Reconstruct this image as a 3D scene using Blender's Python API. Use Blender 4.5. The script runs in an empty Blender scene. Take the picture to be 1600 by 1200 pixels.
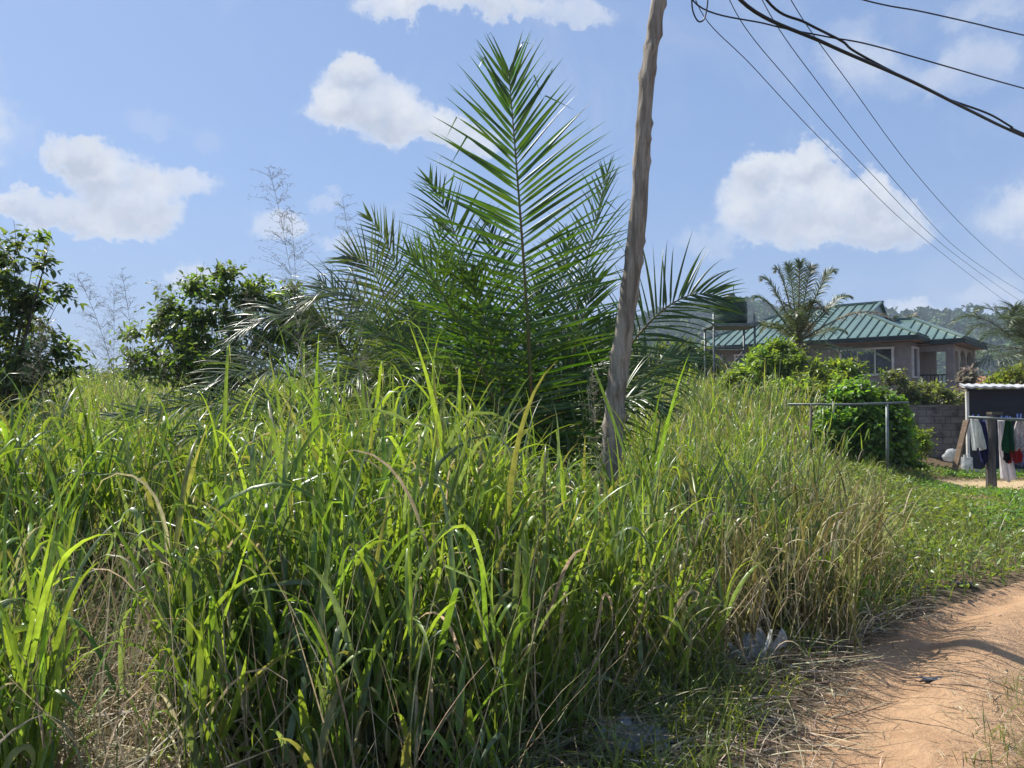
import bpy, math, random
import numpy as np
from mathutils import Vector, Matrix
random.seed(7); rng = np.random.default_rng(7)
R = math.radians
scene = bpy.context.scene
col = scene.collection

# ------------------------------------------------------------ camera, sky, sun
FPX = 1208.0; CAMZ = 1.6; PITCH = math.atan(40/FPX)
cam_d = bpy.data.cameras.new('camera'); cam = bpy.data.objects.new('camera', cam_d); col.objects.link(cam)
cam.location = (0, 0, CAMZ); cam.rotation_euler = (math.pi/2+PITCH, 0, 0)
cam_d.sensor_width = 36; cam_d.lens = FPX/1600*36; cam_d.clip_start = .05; cam_d.clip_end = 6000
scene.camera = cam
SUN_EL = R(52); SUN_AZ = R(-49)            # azimuth clockwise from +Y
scene.view_settings.view_transform = 'Standard'; scene.view_settings.look = 'None'
scene.view_settings.exposure = 0.70; scene.view_settings.gamma = 1
sl = bpy.data.lights.new('sun', 'SUN'); sl.energy = 5.0; sl.angle = R(.5); sl.color = (1, .95, .87)
so = bpy.data.objects.new('sun', sl); col.objects.link(so)
sd = Vector((math.cos(SUN_EL)*math.sin(SUN_AZ), math.cos(SUN_EL)*math.cos(SUN_AZ), math.sin(SUN_EL)))
so.rotation_euler = sd.to_track_quat('Z', 'Y').to_euler(); so.location = sd*50

world = bpy.data.worlds.new('World'); scene.world = world; world.use_nodes = True
wn = world.node_tree; wn.nodes.clear()
class NT:
    def __init__(s, nt): s.nt = nt
    def n(s, t, **k):
        nd = s.nt.nodes.new(t)
        for a, v in k.items(): setattr(nd, a, v)
        return nd
    def l(s, a, b): s.nt.links.new(a, b)
    def put(s, sock, v):
        if hasattr(v, 'is_linked') or isinstance(v, bpy.types.NodeSocket): s.l(v, sock)
        else: sock.default_value = v
    def m(s, op, a, b=0.0, c=0.0, clamp=False):
        nd = s.n('ShaderNodeMath', operation=op, use_clamp=clamp)
        for i, v in enumerate((a, b, c)): s.put(nd.inputs[i], v)
        return nd.outputs[0]
    def vm(s, op, a, b=(0, 0, 0), out=0):
        nd = s.n('ShaderNodeVectorMath', operation=op); s.put(nd.inputs[0], a)
        if op != 'LENGTH': s.put(nd.inputs[1], b)
        return nd.outputs['Value' if op in ('LENGTH', 'DOT_PRODUCT') else 'Vector']
    def ss(s, v, a, b, o0=0.0, o1=1.0):
        nd = s.n('ShaderNodeMapRange', interpolation_type='SMOOTHSTEP')
        s.put(nd.inputs[0], v); nd.inputs[1].default_value = a; nd.inputs[2].default_value = b
        nd.inputs[3].default_value = o0; nd.inputs[4].default_value = o1
        return nd.outputs[0]
    def mix(s, f, a, b):
        nd = s.n('ShaderNodeMix', data_type='RGBA'); s.put(nd.inputs[0], f)
        s.put(nd.inputs[6], a); s.put(nd.inputs[7], b)
        return nd.outputs[2]
    def noise(s, vec, scale, detail=4, rough=.55, dist=0.0, color=False):
        nd = s.n('ShaderNodeTexNoise'); nd.inputs['Scale'].default_value = scale
        nd.inputs['Detail'].default_value = detail; nd.inputs['Roughness'].default_value = rough
        nd.inputs['Distortion'].default_value = dist
        if vec is not None: s.l(vec, nd.inputs['Vector'])
        return nd.outputs['Color' if color else 'Fac']
def rgba(c): return (c[0], c[1], c[2], 1)

w = NT(wn)
sky = w.n('ShaderNodeTexSky', sky_type='NISHITA', sun_disc=False, sun_elevation=SUN_EL, sun_rotation=SUN_AZ % (2*math.pi))
sky.air_density = 1.0; sky.dust_density = .8; sky.ozone_density = 3.5; sky.altitude = 100
tc = w.n('ShaderNodeTexCoord').outputs['Generated']
dirn = w.vm('NORMALIZE', tc)
sx = w.n('ShaderNodeSeparateXYZ'); w.l(dirn, sx.inputs[0])
azn = w.m('ARCTAN2', sx.outputs[0], sx.outputs[1]); eln = w.m('ARCSINE', sx.outputs[2])
# direction space, with fbm warping so the cloud outlines billow
warp = w.vm('SUBTRACT', w.noise(dirn, 9.0, 7, .62, color=True), (.5, .5, .5))
warp2 = w.vm('SUBTRACT', w.noise(dirn, 34.0, 6, .6, color=True), (.5, .5, .5))
cb = w.n('ShaderNodeCombineXYZ'); w.l(azn, cb.inputs[0]); w.l(eln, cb.inputs[1])
P0 = w.vm('ADD', cb.outputs[0], w.vm('MULTIPLY', warp, (.12, .10, 0)))
P0 = w.vm('ADD', P0, w.vm('MULTIPLY', warp2, (.045, .04, 0)))
warp3 = w.vm('SUBTRACT', w.noise(dirn, 100.0, 5, .6, color=True), (.5, .5, .5))
P0 = w.vm('ADD', P0, w.vm('MULTIPLY', warp3, (.014, .012, 0)))
def pdir(px, py):
    a = PITCH; X = (px-800)/FPX; U = (600-py)/FPX
    v = Vector((X, math.cos(a)-U*math.sin(a), math.sin(a)+U*math.cos(a))).normalized()
    return math.atan2(v.x, v.y), math.asin(v.z)
# (px, py, rx, ry, strength) : puffs of each cloud, as seen from the place
PUFFS = [(118,238,36,27,1),(165,272,54,38,1),(215,312,58,40,1),(50,318,66,24,.95),(120,330,100,26,.9),(240,342,46,24,.95),
 (300,292,50,26,.62),(235,190,52,22,.34),(320,208,28,22,.3),
 (560,112,50,32,1),(525,160,58,46,1),(600,170,74,54,1),(660,198,80,38,.95),(730,215,60,28,.8),
 (620,4,76,22,.75),(740,6,100,26,.8),(880,6,110,22,.62),
 (1195,262,44,34,1),(1250,255,40,40,1),(1215,320,80,52,1),(1290,320,66,46,1),(1350,300,44,34,1),(1390,345,62,38,.95),(1300,355,110,28,.9),
 (1105,372,60,30,.40),(1340,75,60,52,.36),(1375,130,90,45,.34),(1520,110,85,45,.38),(1540,60,60,40,.25),(1540,5,55,22,.35),
 (430,350,46,32,.6),(490,310,34,16,.4),(520,380,45,20,.5),(290,430,42,26,.66),(350,440,60,20,.4),
 (1415,478,38,18,.6),(1510,420,120,40,.3),(1580,470,110,36,.4),(1300,450,70,22,.25),(1060,240,60,26,.14),
 (1750,300,170,60,.8),(-150,180,140,60,.9),(1900,60,160,60,.8),(-300,420,180,50,.8),(-420,60,160,80,.7)]
dens = None; shade = None
for px, py, rx, ry, st in PUFFS:
    a, e = pdir(px, py)
    d = w.vm('MULTIPLY', w.vm('SUBTRACT', P0, (a, e, 0)), (FPX/rx*1.0, FPX/ry*1.0, 0))
    v = w.m('MULTIPLY', w.ss(w.vm('LENGTH', d), 1.30, .42), st)
    sp_ = w.n('ShaderNodeSeparateXYZ'); w.l(d, sp_.inputs[0])
    lo_ = w.m('MULTIPLY', v, w.ss(sp_.outputs[1], .35, -.75)); shade = lo_ if shade is None else w.m('MAXIMUM', shade, lo_)
    dens = v if dens is None else w.m('ADD', dens, w.m('MULTIPLY', v, w.m('SUBTRACT', 1.0, dens)))
# scattered clouds elsewhere in the sky (behind and beside the camera)
behind = w.ss(sx.outputs[1], .35, -.1)
gen = w.m('MULTIPLY', w.ss(w.noise(dirn, 3.2, 6, .6, .3), .55, .68), behind)
dens = w.m('MAXIMUM', dens, gen)
wisp = w.m('MULTIPLY', w.ss(w.noise(dirn, 5.0, 7, .6, .6), .50, .78), .22)
lowhaze = w.ss(eln, .30, .0)
fine = w.ss(w.noise(dirn, 22.0, 6, .65), .25, .75, .72, 1.12)
alpha = w.m('MULTIPLY', w.ss(dens, .05, .98), w.m('MULTIPLY', w.ss(dens, 0, .5), fine), clamp=True)
alpha = w.m('MAXIMUM', alpha, wisp)
# cloud shading painted into the sky colour: bright rims, grey shaded undersides, fine relief
relief = w.noise(dirn, 14.0, 7, .6)
core = w.m('MULTIPLY', w.m('ADD', w.m('MULTIPLY', shade, .75), w.m('MULTIPLY', w.ss(relief, .35, .62), .35)), w.ss(dens, .35, .95), clamp=True)
ccol = w.mix(core, (5.7, 5.95, 6.35, 1), (3.7, 4.1, 4.9, 1))
skyc = w.mix(.60, sky.outputs[0], (1.95, 2.95, 5.2, 1))
skyc = w.mix(w.m('MULTIPLY', lowhaze, .60), skyc, (2.5, 3.25, 4.7, 1))
fin = w.mix(alpha, skyc, ccol)
bg = w.n('ShaderNodeBackground'); w.l(fin, bg.inputs[0]); bg.inputs[1].default_value = .090
wo = w.n('ShaderNodeOutputWorld'); w.l(bg.outputs[0], wo.inputs[0])

# ------------------------------------------------------------ geometry of the photograph
CA, SA = math.cos(PITCH), math.sin(PITCH)
def W(px, py, depth):
    X = (px-800)/FPX; U = (600-py)/FPX
    return Vector((X, CA-U*SA, SA+U*CA))*depth + Vector((0, 0, CAMZ))
def ss(a, b, x):
    t = np.clip((np.asarray(x, float)-a)/(b-a), 0, 1); return t*t*(3-2*t)
def vnoise(x, y, seed=0):
    x = np.asarray(x, float); y = np.asarray(y, float)
    s = 0
    for k, (fx, fy, ph) in enumerate(((1.0, .37, 1.3), (-.53, .91, 4.1), (1.7, 1.1, .7), (-2.3, 1.9, 2.2), (3.1, -2.7, 5.0))):
        s = s + np.sin(x*fx+y*fy+ph+seed*1.7)*np.cos(x*fy*.7-y*fx*.8+ph*2+seed)/(1+k*.7)
    return s/2.6
PL_PIX = [(1215,1260),(1240,1200),(1285,1100),(1345,1015),(1425,962),(1600,902),(1850,850)]
def G0(px, py):
    d = W(px, py, 1)-Vector((0, 0, CAMZ)); t = -CAMZ/d.z; return d.x*t, d.y*t
PLX = [G0(*p) for p in PL_PIX]
def path_left(y):   # x of the left edge of the dirt path at distance y
    ys = [0]+[p[1] for p in PLX]; xs = [1.0]+[p[0] for p in PLX]
    return np.interp(y, ys, xs)
def dirt_amount(x, y):
    x = np.asarray(x, float); y = np.asarray(y, float)
    e = path_left(y)+.16*vnoise(x*2.3, y*2.9, 3)+.06*vnoise(x*9, y*8, 1)
    wdt = 2.6
    d = ss(-.28, .30, x-e)*(1-ss(wdt-.5, wdt+.4, x-e))*(1-ss(9.5, 12, y))
    # bare sandy yard round the washing line
    yard = ss(.0, .5, 1-np.sqrt(((x-11.0-(y-16.3)*.5)/2.9)**2+((y-16.4)/1.9)**2)+.14*vnoise(x*1.1, y*1.7, 5))
    return np.clip(np.maximum(d, yard), 0, 1)
def H(x, y):
    x = np.asarray(x, float); y = np.asarray(y, float)
    r = x/np.maximum(y, .5)
    rise = 1.5*ss(8, 34, y)*ss(.60, .42, r)
    h = rise + .035*vnoise(x*.9, y*.8) + .012*vnoise(x*5, y*4.3, 2)
    d = dirt_amount(x, y)
    h = h - .05*d
    e = path_left(y)
    h = h + d*.05*np.cos((x-e-.75)*5.0)*ss(.1, .5, x-e)*(1-ss(11, 12, y)) + .012*d*vnoise(x*13, y*8, 6)+.006*d*vnoise(x*31, y*27, 3)
    far = ss(60, 300, y)*0
    return h+far
def Hf(x, y): return float(H(x, y))

# ------------------------------------------------------------ mesh helpers
def npmesh(name, V, F, C=None, smooth=True):
    V = np.asarray(V, dtype=np.float32); F = np.asarray(F, dtype=np.int32)
    me = bpy.data.meshes.new(name); k = F.shape[1]
    me.vertices.add(len(V)); me.vertices.foreach_set('co', V.ravel())
    me.loops.add(F.size); me.loops.foreach_set('vertex_index', F.ravel())
    me.polygons.add(len(F)); me.polygons.foreach_set('loop_start', np.arange(0, F.size, k, dtype=np.int32))
    me.polygons.foreach_set('loop_total', np.full(len(F), k, dtype=np.int32))
    me.polygons.foreach_set('use_smooth', np.full(len(F), smooth, dtype=bool))
    if C is not None:
        at = me.color_attributes.new('tint', 'FLOAT_COLOR', 'POINT')
        cc = np.ones((len(V), 4), np.float32); cc[:, :3] = C; at.data.foreach_set('color', cc.ravel())
    me.update(calc_edges=True)
    return me
def tag(o, label=None, cat=None, group=None, kind=None):
    if label: o['label'] = label
    if cat: o['category'] = cat
    if group: o['group'] = group
    if kind: o['kind'] = kind
    return o
def link(name, me, mat, parent=None):
    o = bpy.data.objects.new(name, me); col.objects.link(o)
    if mat is not None: me.materials.append(mat)
    if parent is not None:
        o.parent = parent; o.matrix_parent_inverse = Matrix.Translation(-parent_world(parent))
    return o
def parent_world(p): return Vector(p.location) if p.type == 'EMPTY' else Vector((0, 0, 0))
def empty(name, loc, label, cat, group=None):
    o = bpy.data.objects.new(name, None); col.objects.link(o); o.location = loc; o.empty_display_size = .2
    return tag(o, label, cat, group)
class MB:
    def __init__(s): s.v = []; s.f = []
    def add(s, vs, fs):
        b = len(s.v); s.v += [tuple(v) for v in vs]; s.f += [tuple(i+b for i in f) for f in fs]; return s
    def box(s, c, size, M=None, rz=0, taper=1.0):
        cx, cy, cz = c; a, b, h = size[0]/2, size[1]/2, size[2]/2
        vs = [Vector((x*a*(taper if z > 0 else 1), y*b*(taper if z > 0 else 1), z*h)) for z in (-1, 1) for x, y in ((-1,-1),(1,-1),(1,1),(-1,1))]
        rot = Matrix.Rotation(rz, 3, 'Z') if M is None else M
        vs = [rot @ v+Vector(c) for v in vs]
        return s.add(vs, [(3,2,1,0),(4,5,6,7),(0,1,5,4),(1,2,6,5),(2,3,7,6),(3,0,4,7)])
    def bar(s, a, b, wd, ht=None):
        a, b = Vector(a), Vector(b); d = b-a; L = d.length; ht = ht or wd
        q = d.to_track_quat('Z', 'Y').to_matrix()
        return s.box((a+b)/2, (wd, ht, L), M=q)
    def tube(s, pts, rad, n=8, caps=True):
        pts = [Vector(p) for p in pts]; rad = rad if hasattr(rad, '__len__') else [rad]*len(pts)
        vs = []; fs = []; up = None
        for i, p in enumerate(pts):
            t = (pts[min(i+1, len(pts)-1)]-pts[max(i-1, 0)]).normalized()
            if up is None: up = t.orthogonal().normalized()
            up = (up-t*up.dot(t)).normalized(); bt = t.cross(up)
            for k in range(n):
                a = 2*math.pi*k/n; vs.append(p+(up*math.cos(a)+bt*math.sin(a))*rad[i])
        for i in range(len(pts)-1):
            for k in range(n):
                k2 = (k+1) % n; fs.append((i*n+k, i*n+k2, (i+1)*n+k2, (i+1)*n+k))
        if caps: fs += [tuple(range(n))[::-1], tuple((len(pts)-1)*n+k for k in range(n))]
        return s.add(vs, fs)
    def prism(s, poly, z0, z1):
        n = len(poly)
        vs = [(x, y, z0) for x, y in poly]+[(x, y, z1) for x, y in poly]
        return s.add(vs, [tuple(range(n))[::-1], tuple(range(n, 2*n))]+[(i, (i+1) % n, n+(i+1) % n, n+i) for i in range(n)])
    def slab(s, quad, th, nrm=None):
        q = [Vector(p) for p in quad]; n = (q[1]-q[0]).cross(q[2]-q[0]).normalized() if nrm is None else Vector(nrm)
        k = len(q); vs = q+[p-n*th for p in q]
        return s.add(vs, [tuple(range(k)), tuple(range(k, 2*k))[::-1]]+[(i, k+i, k+(i+1) % k, (i+1) % k) for i in range(k)])
    def build(s, name, mat, parent=None, smooth=False):
        me = bpy.data.meshes.new(name); me.from_pydata(s.v, [], s.f); me.update()
        if smooth: me.polygons.foreach_set('use_smooth', [True]*len(me.polygons))
        return link(name, me, mat, parent)

# ------------------------------------------------------------ materials
def new_mat(name):
    m = bpy.data.materials.new(name); m.use_nodes = True; m.node_tree.nodes.clear(); return m, NT(m.node_tree)
def leaf_mat(name, trans=.45, rough=.42, tmul=(1.5, 1.35, .45), spec=.5, noise_s=30, vary=.35):
    m, t = new_mat(name)
    at = t.n('ShaderNodeAttribute', attribute_name='tint')
    geo = t.n('ShaderNodeNewGeometry')
    nz = t.noise(geo.outputs['Position'], noise_s, 3, .6)
    k = t.ss(nz, .25, .75, 1-vary, 1+vary)
    c = t.vm('MULTIPLY', at.outputs['Color'], (1, 1, 1)); sc = t.n('ShaderNodeVectorMath', operation='SCALE')
    t.l(c, sc.inputs[0]); t.l(k, sc.inputs['Scale']); c = sc.outputs[0]
    p = t.n('ShaderNodeBsdfPrincipled'); t.l(c, p.inputs['Base Color']); p.inputs['Roughness'].default_value = rough
    p.inputs['Specular IOR Level'].default_value = spec
    spc = t.n('ShaderNodeSeparateColor'); t.l(c, spc.inputs[0])
    dry = t.ss(t.m('DIVIDE', spc.outputs[0], t.m('ADD', spc.outputs[1], .0001)), .85, 1.1)
    tr = t.n('ShaderNodeBsdfTranslucent'); t.l(t.mix(dry, t.vm('MULTIPLY', c, tmul), t.vm('MULTIPLY', c, (1.0, .95, .85))), tr.inputs[0])
    mx = t.n('ShaderNodeMixShader'); mx.inputs[0].default_value = trans
    t.l(p.outputs[0], mx.inputs[1]); t.l(tr.outputs[0], mx.inputs[2])
    o = t.n('ShaderNodeOutputMaterial'); t.l(mx.outputs[0], o.inputs[0]); return m
def surf(name, c1, c2=None, scale=6, rough=.7, bump=.0, bscale=None, metal=0, spec=.4, stretch=None, detail=5, thin=False, lo=.35, hi=.65):
    m, t = new_mat(name); c2 = c2 or tuple(x*.75 for x in c1)
    tc = t.n('ShaderNodeTexCoord').outputs['Object']
    v = t.vm('MULTIPLY', tc, stretch or (1, 1, 1))
    nz = t.noise(v, scale, detail, .62, .2)
    c = t.mix(t.ss(nz, lo, hi), rgba(c1), rgba(c2))
    fine = t.noise(v, scale*9, 3, .6)
    c = t.mix(t.ss(fine, .35, .8, 0, .35), c, rgba(tuple(x*.6 for x in c2)))
    p = t.n('ShaderNodeBsdfPrincipled'); t.l(c, p.inputs['Base Color']); p.inputs['Roughness'].default_value = rough
    p.inputs['Metallic'].default_value = metal; p.inputs['Specular IOR Level'].default_value = spec
    if bump:
        b = t.n('ShaderNodeBump'); b.inputs['Strength'].default_value = 1; b.inputs['Distance'].default_value = bump
        t.l(t.noise(v, bscale or scale*4, 6, .65), b.inputs['Height']); t.l(b.outputs[0], p.inputs['Normal'])
    o = t.n('ShaderNodeOutputMaterial')
    if thin:
        tr = t.n('ShaderNodeBsdfTranslucent'); t.l(c, tr.inputs[0]); mx = t.n('ShaderNodeMixShader'); mx.inputs[0].default_value = .58
        t.l(p.outputs[0], mx.inputs[1]); t.l(tr.outputs[0], mx.inputs[2]); t.l(mx.outputs[0], o.inputs[0])
    else: t.l(p.outputs[0], o.inputs[0])
    return m
M = {}
M['grass'] = leaf_mat('grass_blade', .50, .34, (1.5, 1.38, .50), .6, 24, .28)
M['dry'] = leaf_mat('dry_blade', .25, .6, (1.1, 1.0, .8), .3, 30, .35)
M['palm'] = leaf_mat('palm_leaflet', .38, .34, (1.9, 1.7, .35), .6, 12, .25)
M['coco'] = leaf_mat('coconut_leaflet', .25, .40, (1.3, 1.3, .5), .6, 6, .3)
M['leaf'] = leaf_mat('tree_leaf', .50, .38, (1.7, 1.6, .5), .5, 5, .3)
M['forest'] = leaf_mat('forest_leaf', .15, .7, (1.2, 1.2, .6), .2, .15, .4)
M['rachis'] = surf('frond_stalk', (.16, .10, .035), (.10, .13, .03), 3, .5)
M['bark'] = surf('bark', (.11, .09, .065), (.06, .05, .035), 9, .9, .02)
M['steel'] = surf('galvanised_pipe', (.22, .25, .24), (.13, .15, .14), 5, .5, metal=.3)
M['rust'] = surf('weathered_pipe', (.13, .11, .075), (.08, .065, .045), 7, .75)
M['wire'] = surf('wire', (.03, .03, .035), (.02, .02, .025), 4, .5)
M['cable'] = surf('rubber_cable', (.012, .013, .016), (.008, .008, .01), 4, .45)

def soil_mat():
    m, t = new_mat('soil')
    geo = t.n('ShaderNodeNewGeometry').outputs['Position']
    at = t.n('ShaderNodeAttribute', attribute_name='tint'); sp = t.n('ShaderNodeSeparateColor'); t.l(at.outputs['Color'], sp.inputs[0])
    d = t.m('ADD', sp.outputs[0], t.m('MULTIPLY', t.m('SUBTRACT', t.noise(geo, 7, 6, .7), .5), .7))
    d = t.ss(d, .30, .72)
    big = t.noise(geo, 1.3, 5, .6, .4); mid = t.noise(geo, 9, 6, .65); fine = t.noise(geo, 110, 4, .7)
    red = t.mix(t.ss(big, .32, .66), (.44, .285, .165, 1), (.34, .21, .12, 1))
    red = t.mix(t.ss(mid, .45, .75, 0, .55), red, (.52, .35, .215, 1))
    red = t.mix(t.ss(fine, .52, .75, 0, .5), red, (.28, .175, .11, 1))
    yel = t.mix(t.ss(mid, .4, .7), (.50, .38, .22, 1), (.40, .29, .17, 1))
    red = t.mix(sp.outputs[1], red, yel)
    br = t.mix(t.ss(mid, .35, .65), (.16, .115, .07, 1), (.075, .055, .035, 1))
    br = t.mix(t.ss(fine, .5, .7, 0, .6), br, (.28, .22, .13, 1))
    c = t.mix(d, br, red)
    v = t.n('ShaderNodeTexVoronoi', feature='DISTANCE_TO_EDGE'); v.inputs['Scale'].default_value = 22; t.l(geo, v.inputs['Vector'])
    p = t.n('ShaderNodeBsdfPrincipled'); t.l(c, p.inputs['Base Color']); p.inputs['Roughness'].default_value = .92
    p.inputs['Specular IOR Level'].default_value = .15
    hgt = t.m('ADD', t.m('MULTIPLY', mid, .05), t.m('ADD', t.m('MULTIPLY', fine, .007), t.m('MULTIPLY', t.noise(geo, 32, 4, .6), .014)))
    b = t.n('ShaderNodeBump'); b.inputs['Strength'].default_value = .9; b.inputs['Distance'].default_value = 1.0; t.l(hgt, b.inputs['Height'])
    t.l(b.outputs[0], p.inputs['Normal'])
    o = t.n('ShaderNodeOutputMaterial'); t.l(p.outputs[0], o.inputs[0]); return m
M['soil'] = soil_mat()

# ------------------------------------------------------------ ground, path, hills
def grid(xs, ys, zf, name, mat, lift=0.0, mask=None):
    X, Y = np.meshgrid(xs, ys); Z = zf(X, Y)+lift
    d = dirt_amount(X, Y); yel = ss(11, 15, Y)
    V = np.stack([X, Y, Z], -1).reshape(-1, 3); C = np.stack([d, yel, d*0], -1).reshape(-1, 3)
    nx = len(xs); I = np.arange(len(V)).reshape(len(ys), nx)
    F = np.stack([I[:-1, :-1], I[:-1, 1:], I[1:, 1:], I[1:, :-1]], -1).reshape(-1, 4)
    return link(name, npmesh(name, V, F, C), mat)
def graded(a, b, fine0, fine1, st, g=1.16):
    out = list(np.arange(fine0, fine1+1e-6, st)); s = st; x = fine1
    while x < b: s *= g; x += s; out.append(min(x, b))
    s = st; x = fine0
    while x > a: s *= g; x -= s; out.insert(0, max(x, a))
    return np.array(out)
g = grid(graded(-950, 950, -5, 9, .09), graded(-100, 860, .5, 10, .09), H, 'ground', M['soil']); tag(g, kind='structure')
# the trodden red path lies as its own skin a few millimetres above the ground
ys = np.arange(-1.5, 9.6, .05); rows = []; cols = []
us = np.linspace(0, 2.6, 64)
XX = path_left(ys)[:, None]+us[None, :]; YY = np.repeat(ys[:, None], len(us), 1)
ZZ = H(XX, YY)+.006; ZZ[:, 0] -= .02; ZZ[:, -1] -= .02; ZZ[0] -= .02; ZZ[-1] -= .02
DD = dirt_amount(XX, YY)
V = np.stack([XX, YY, ZZ], -1).reshape(-1, 3); C = np.stack([DD, DD*0, DD*0], -1).reshape(-1, 3)
I = np.arange(len(V)).reshape(len(ys), len(us))
F = np.stack([I[:-1, :-1], I[:-1, 1:], I[1:, 1:], I[1:, :-1]], -1).reshape(-1, 4)
tag(link('dirt_path', npmesh('dirt_path', V, F, C), M['soil']), kind='structure')

# hills: crest elevations read off the skyline, built 380 to 900 m away
CREST = [(-600,620),(-200,606),(100,600),(300,602),(560,585),(700,560),(900,520),(1000,500),(1090,486),(1180,484),(1260,500),(1340,506),(1410,503),(1480,498),(1540,506),(1600,516),(1720,520),(1900,560),(2400,610)]
caz = [pdir(*p)[0] for p in CREST]; cel = [pdir(*p)[1] for p in CREST]
def hill_h(az, r):
    el = np.interp(az, caz, cel)
    top = 700*np.tan(el)
    prof = ss(330, 700, r)*(1-.55*ss(700, 1100, r))
    n = 1+.10*vnoise(az*28, r*.010, 4)*ss(350, 600, r)*(1-.8*ss(620, 700, r))
    return np.maximum(top, 0)*prof*n
az = np.linspace(-.85, .95, 220); rr = np.linspace(320, 860, 50)
A, RR = np.meshgrid(az, rr)
V = np.stack([RR*np.sin(A), RR*np.cos(A), hill_h(A, RR)-1.5+.5], -1).reshape(-1, 3)
I = np.arange(len(V)).reshape(len(rr), len(az)); F = np.stack([I[:-1, :-1], I[:-1, 1:], I[1:, 1:], I[1:, :-1]], -1).reshape(-1, 4)
M['hill'] = surf('hill_scrub', (.045, .075, .03), (.025, .045, .02), .03, .95, 1.5, .12)
tag(link('hills', npmesh('hills', V, F), M['hill']), kind='structure')

# ------------------------------------------------------------ blades and leaves (vectorised)
def blades(root, az, th0, bend, L, Wd, col0, col1=None, seg=9, p=1.8, kink=None, kpos=None, curl=None, twist=None, fold=.35, prof='leaf', tip=None):
    N = len(az); S = seg+1; s = np.linspace(0, 1, S)[None, :]
    one = np.ones(N); curl = one*0 if curl is None else curl; twist = one*0 if twist is None else twist
    pp = (p*one)[:, None]
    th = th0[:, None]+bend[:, None]*s**pp
    if kink is not None:
        k = np.clip((s-kpos[:, None]+.07)/.14, 0, 1); th = th+kink[:, None]*k*k*(3-2*k)
    a = az[:, None]+curl[:, None]*s
    D = np.stack([np.sin(th)*np.cos(a), np.sin(th)*np.sin(a), np.cos(th)], -1)
    mid = (D[:, 1:]+D[:, :-1])/2*(L[:, None, None]/seg)
    Cn = np.concatenate([np.zeros((N, 1, 3)), np.cumsum(mid, 1)], 1)+root[:, None, :]
    lat = np.stack([-np.sin(a), np.cos(a), np.zeros_like(a)], -1)
    nr = np.cross(D, lat)
    tw = (twist[:, None]*(s+.25))[..., None]
    lat2 = lat*np.cos(tw)+nr*np.sin(tw); nr2 = -lat*np.sin(tw)+nr*np.cos(tw)
    if prof == 'leaf': wp = np.minimum(1, .55+.45*s/.2)*np.clip(1-s**2.6, .03, 1)
    elif prof == 'stem': wp = 1-.55*s
    elif prof == 'leaflet': wp = np.minimum(1, .35+s/.18)*np.clip(1-s**1.9, .02, 1)
    hw = (Wd[:, None]*wp/2)[..., None]
    Lf = Cn-lat2*hw-nr2*hw*fold; Rt = Cn+lat2*hw-nr2*hw*fold
    V = np.stack([Lf, Cn, Rt], 2).reshape(-1, 3)
    b = (np.arange(N)*S*3)[:, None]+(np.arange(seg)*3)[None, :]
    F = np.concatenate([np.stack([b, b+1, b+4, b+3], -1).reshape(-1, 4), np.stack([b+1, b+2, b+5, b+4], -1).reshape(-1, 4)])
    c1 = col0 if col1 is None else col1
    m = (s**.7)[..., None]; cc = col0[:, None, :]*(1-m)+c1[:, None, :]*m
    if tip is not None:
        tm = (np.clip((s-.78)/.2, 0, 1)*tip[:, None])[..., None]; cc = cc*(1-tm)+np.array([.33, .28, .17])*tm
    C = np.repeat(cc[:, :, None, :], 3, 2).reshape(-1, 3)
    return V, F, C
def leaves(cen, d, nr, L, Wd, col0, fold=.25):
    N = len(cen); d = d/np.linalg.norm(d, axis=1, keepdims=True)
    nr = nr-d*np.sum(nr*d, 1, keepdims=True); nr = nr/np.maximum(np.linalg.norm(nr, axis=1, keepdims=True), 1e-6)
    lt = np.cross(d, nr); L = L[:, None]; h = Wd[:, None]/2
    b = cen; t = cen+d*L-nr*L*.12
    v = [b, b+d*L*.30+lt*h*.95+nr*h*fold, b+d*L*.66+lt*h*.8+nr*h*fold, t, b+d*L*.66-lt*h*.8+nr*h*fold, b+d*L*.30-lt*h*.95+nr*h*fold]
    V = np.stack(v, 1).reshape(-1, 3); k = np.arange(N)[:, None]*6
    F = np.concatenate([k+np.array([0, 1, 2, 3]), k+np.array([3, 4, 5, 0])])
    return V, F, np.repeat(col0, 6, 0)
def merge(parts):
    Vs, Fs, Cs = [], [], []; n = 0
    for V, F, C in parts: Vs.append(V); Fs.append(F+n); Cs.append(C); n += len(V)
    return np.concatenate(Vs), np.concatenate(Fs), np.concatenate(Cs)
def stuff(name, parts, mat, label, cat):
    V, F, C = merge(parts); o = link(name, npmesh(name, V, F, C), mat); return tag(o, label, cat, kind='stuff')
def U(a, b, n): return rng.uniform(a, b, n)
def jcol(base, n, v=.25, hue=.12):
    c = np.array(base)[None, :]*(1+rng.uniform(-v, v, (n, 1)))
    return np.clip(c*(1+rng.uniform(-hue, hue, (n, 3))), 0, 1)
GREEN = (.12, .215, .042); LIME = (.205, .305, .058); BLUEG = (.135, .20, .105); STRAW = (.50, .43, .30); BROWN = (.20, .15, .095); OLIVE = (.21, .23, .085)  # BLUEG puts the pale silvery sheen of some blades into their colour

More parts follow.
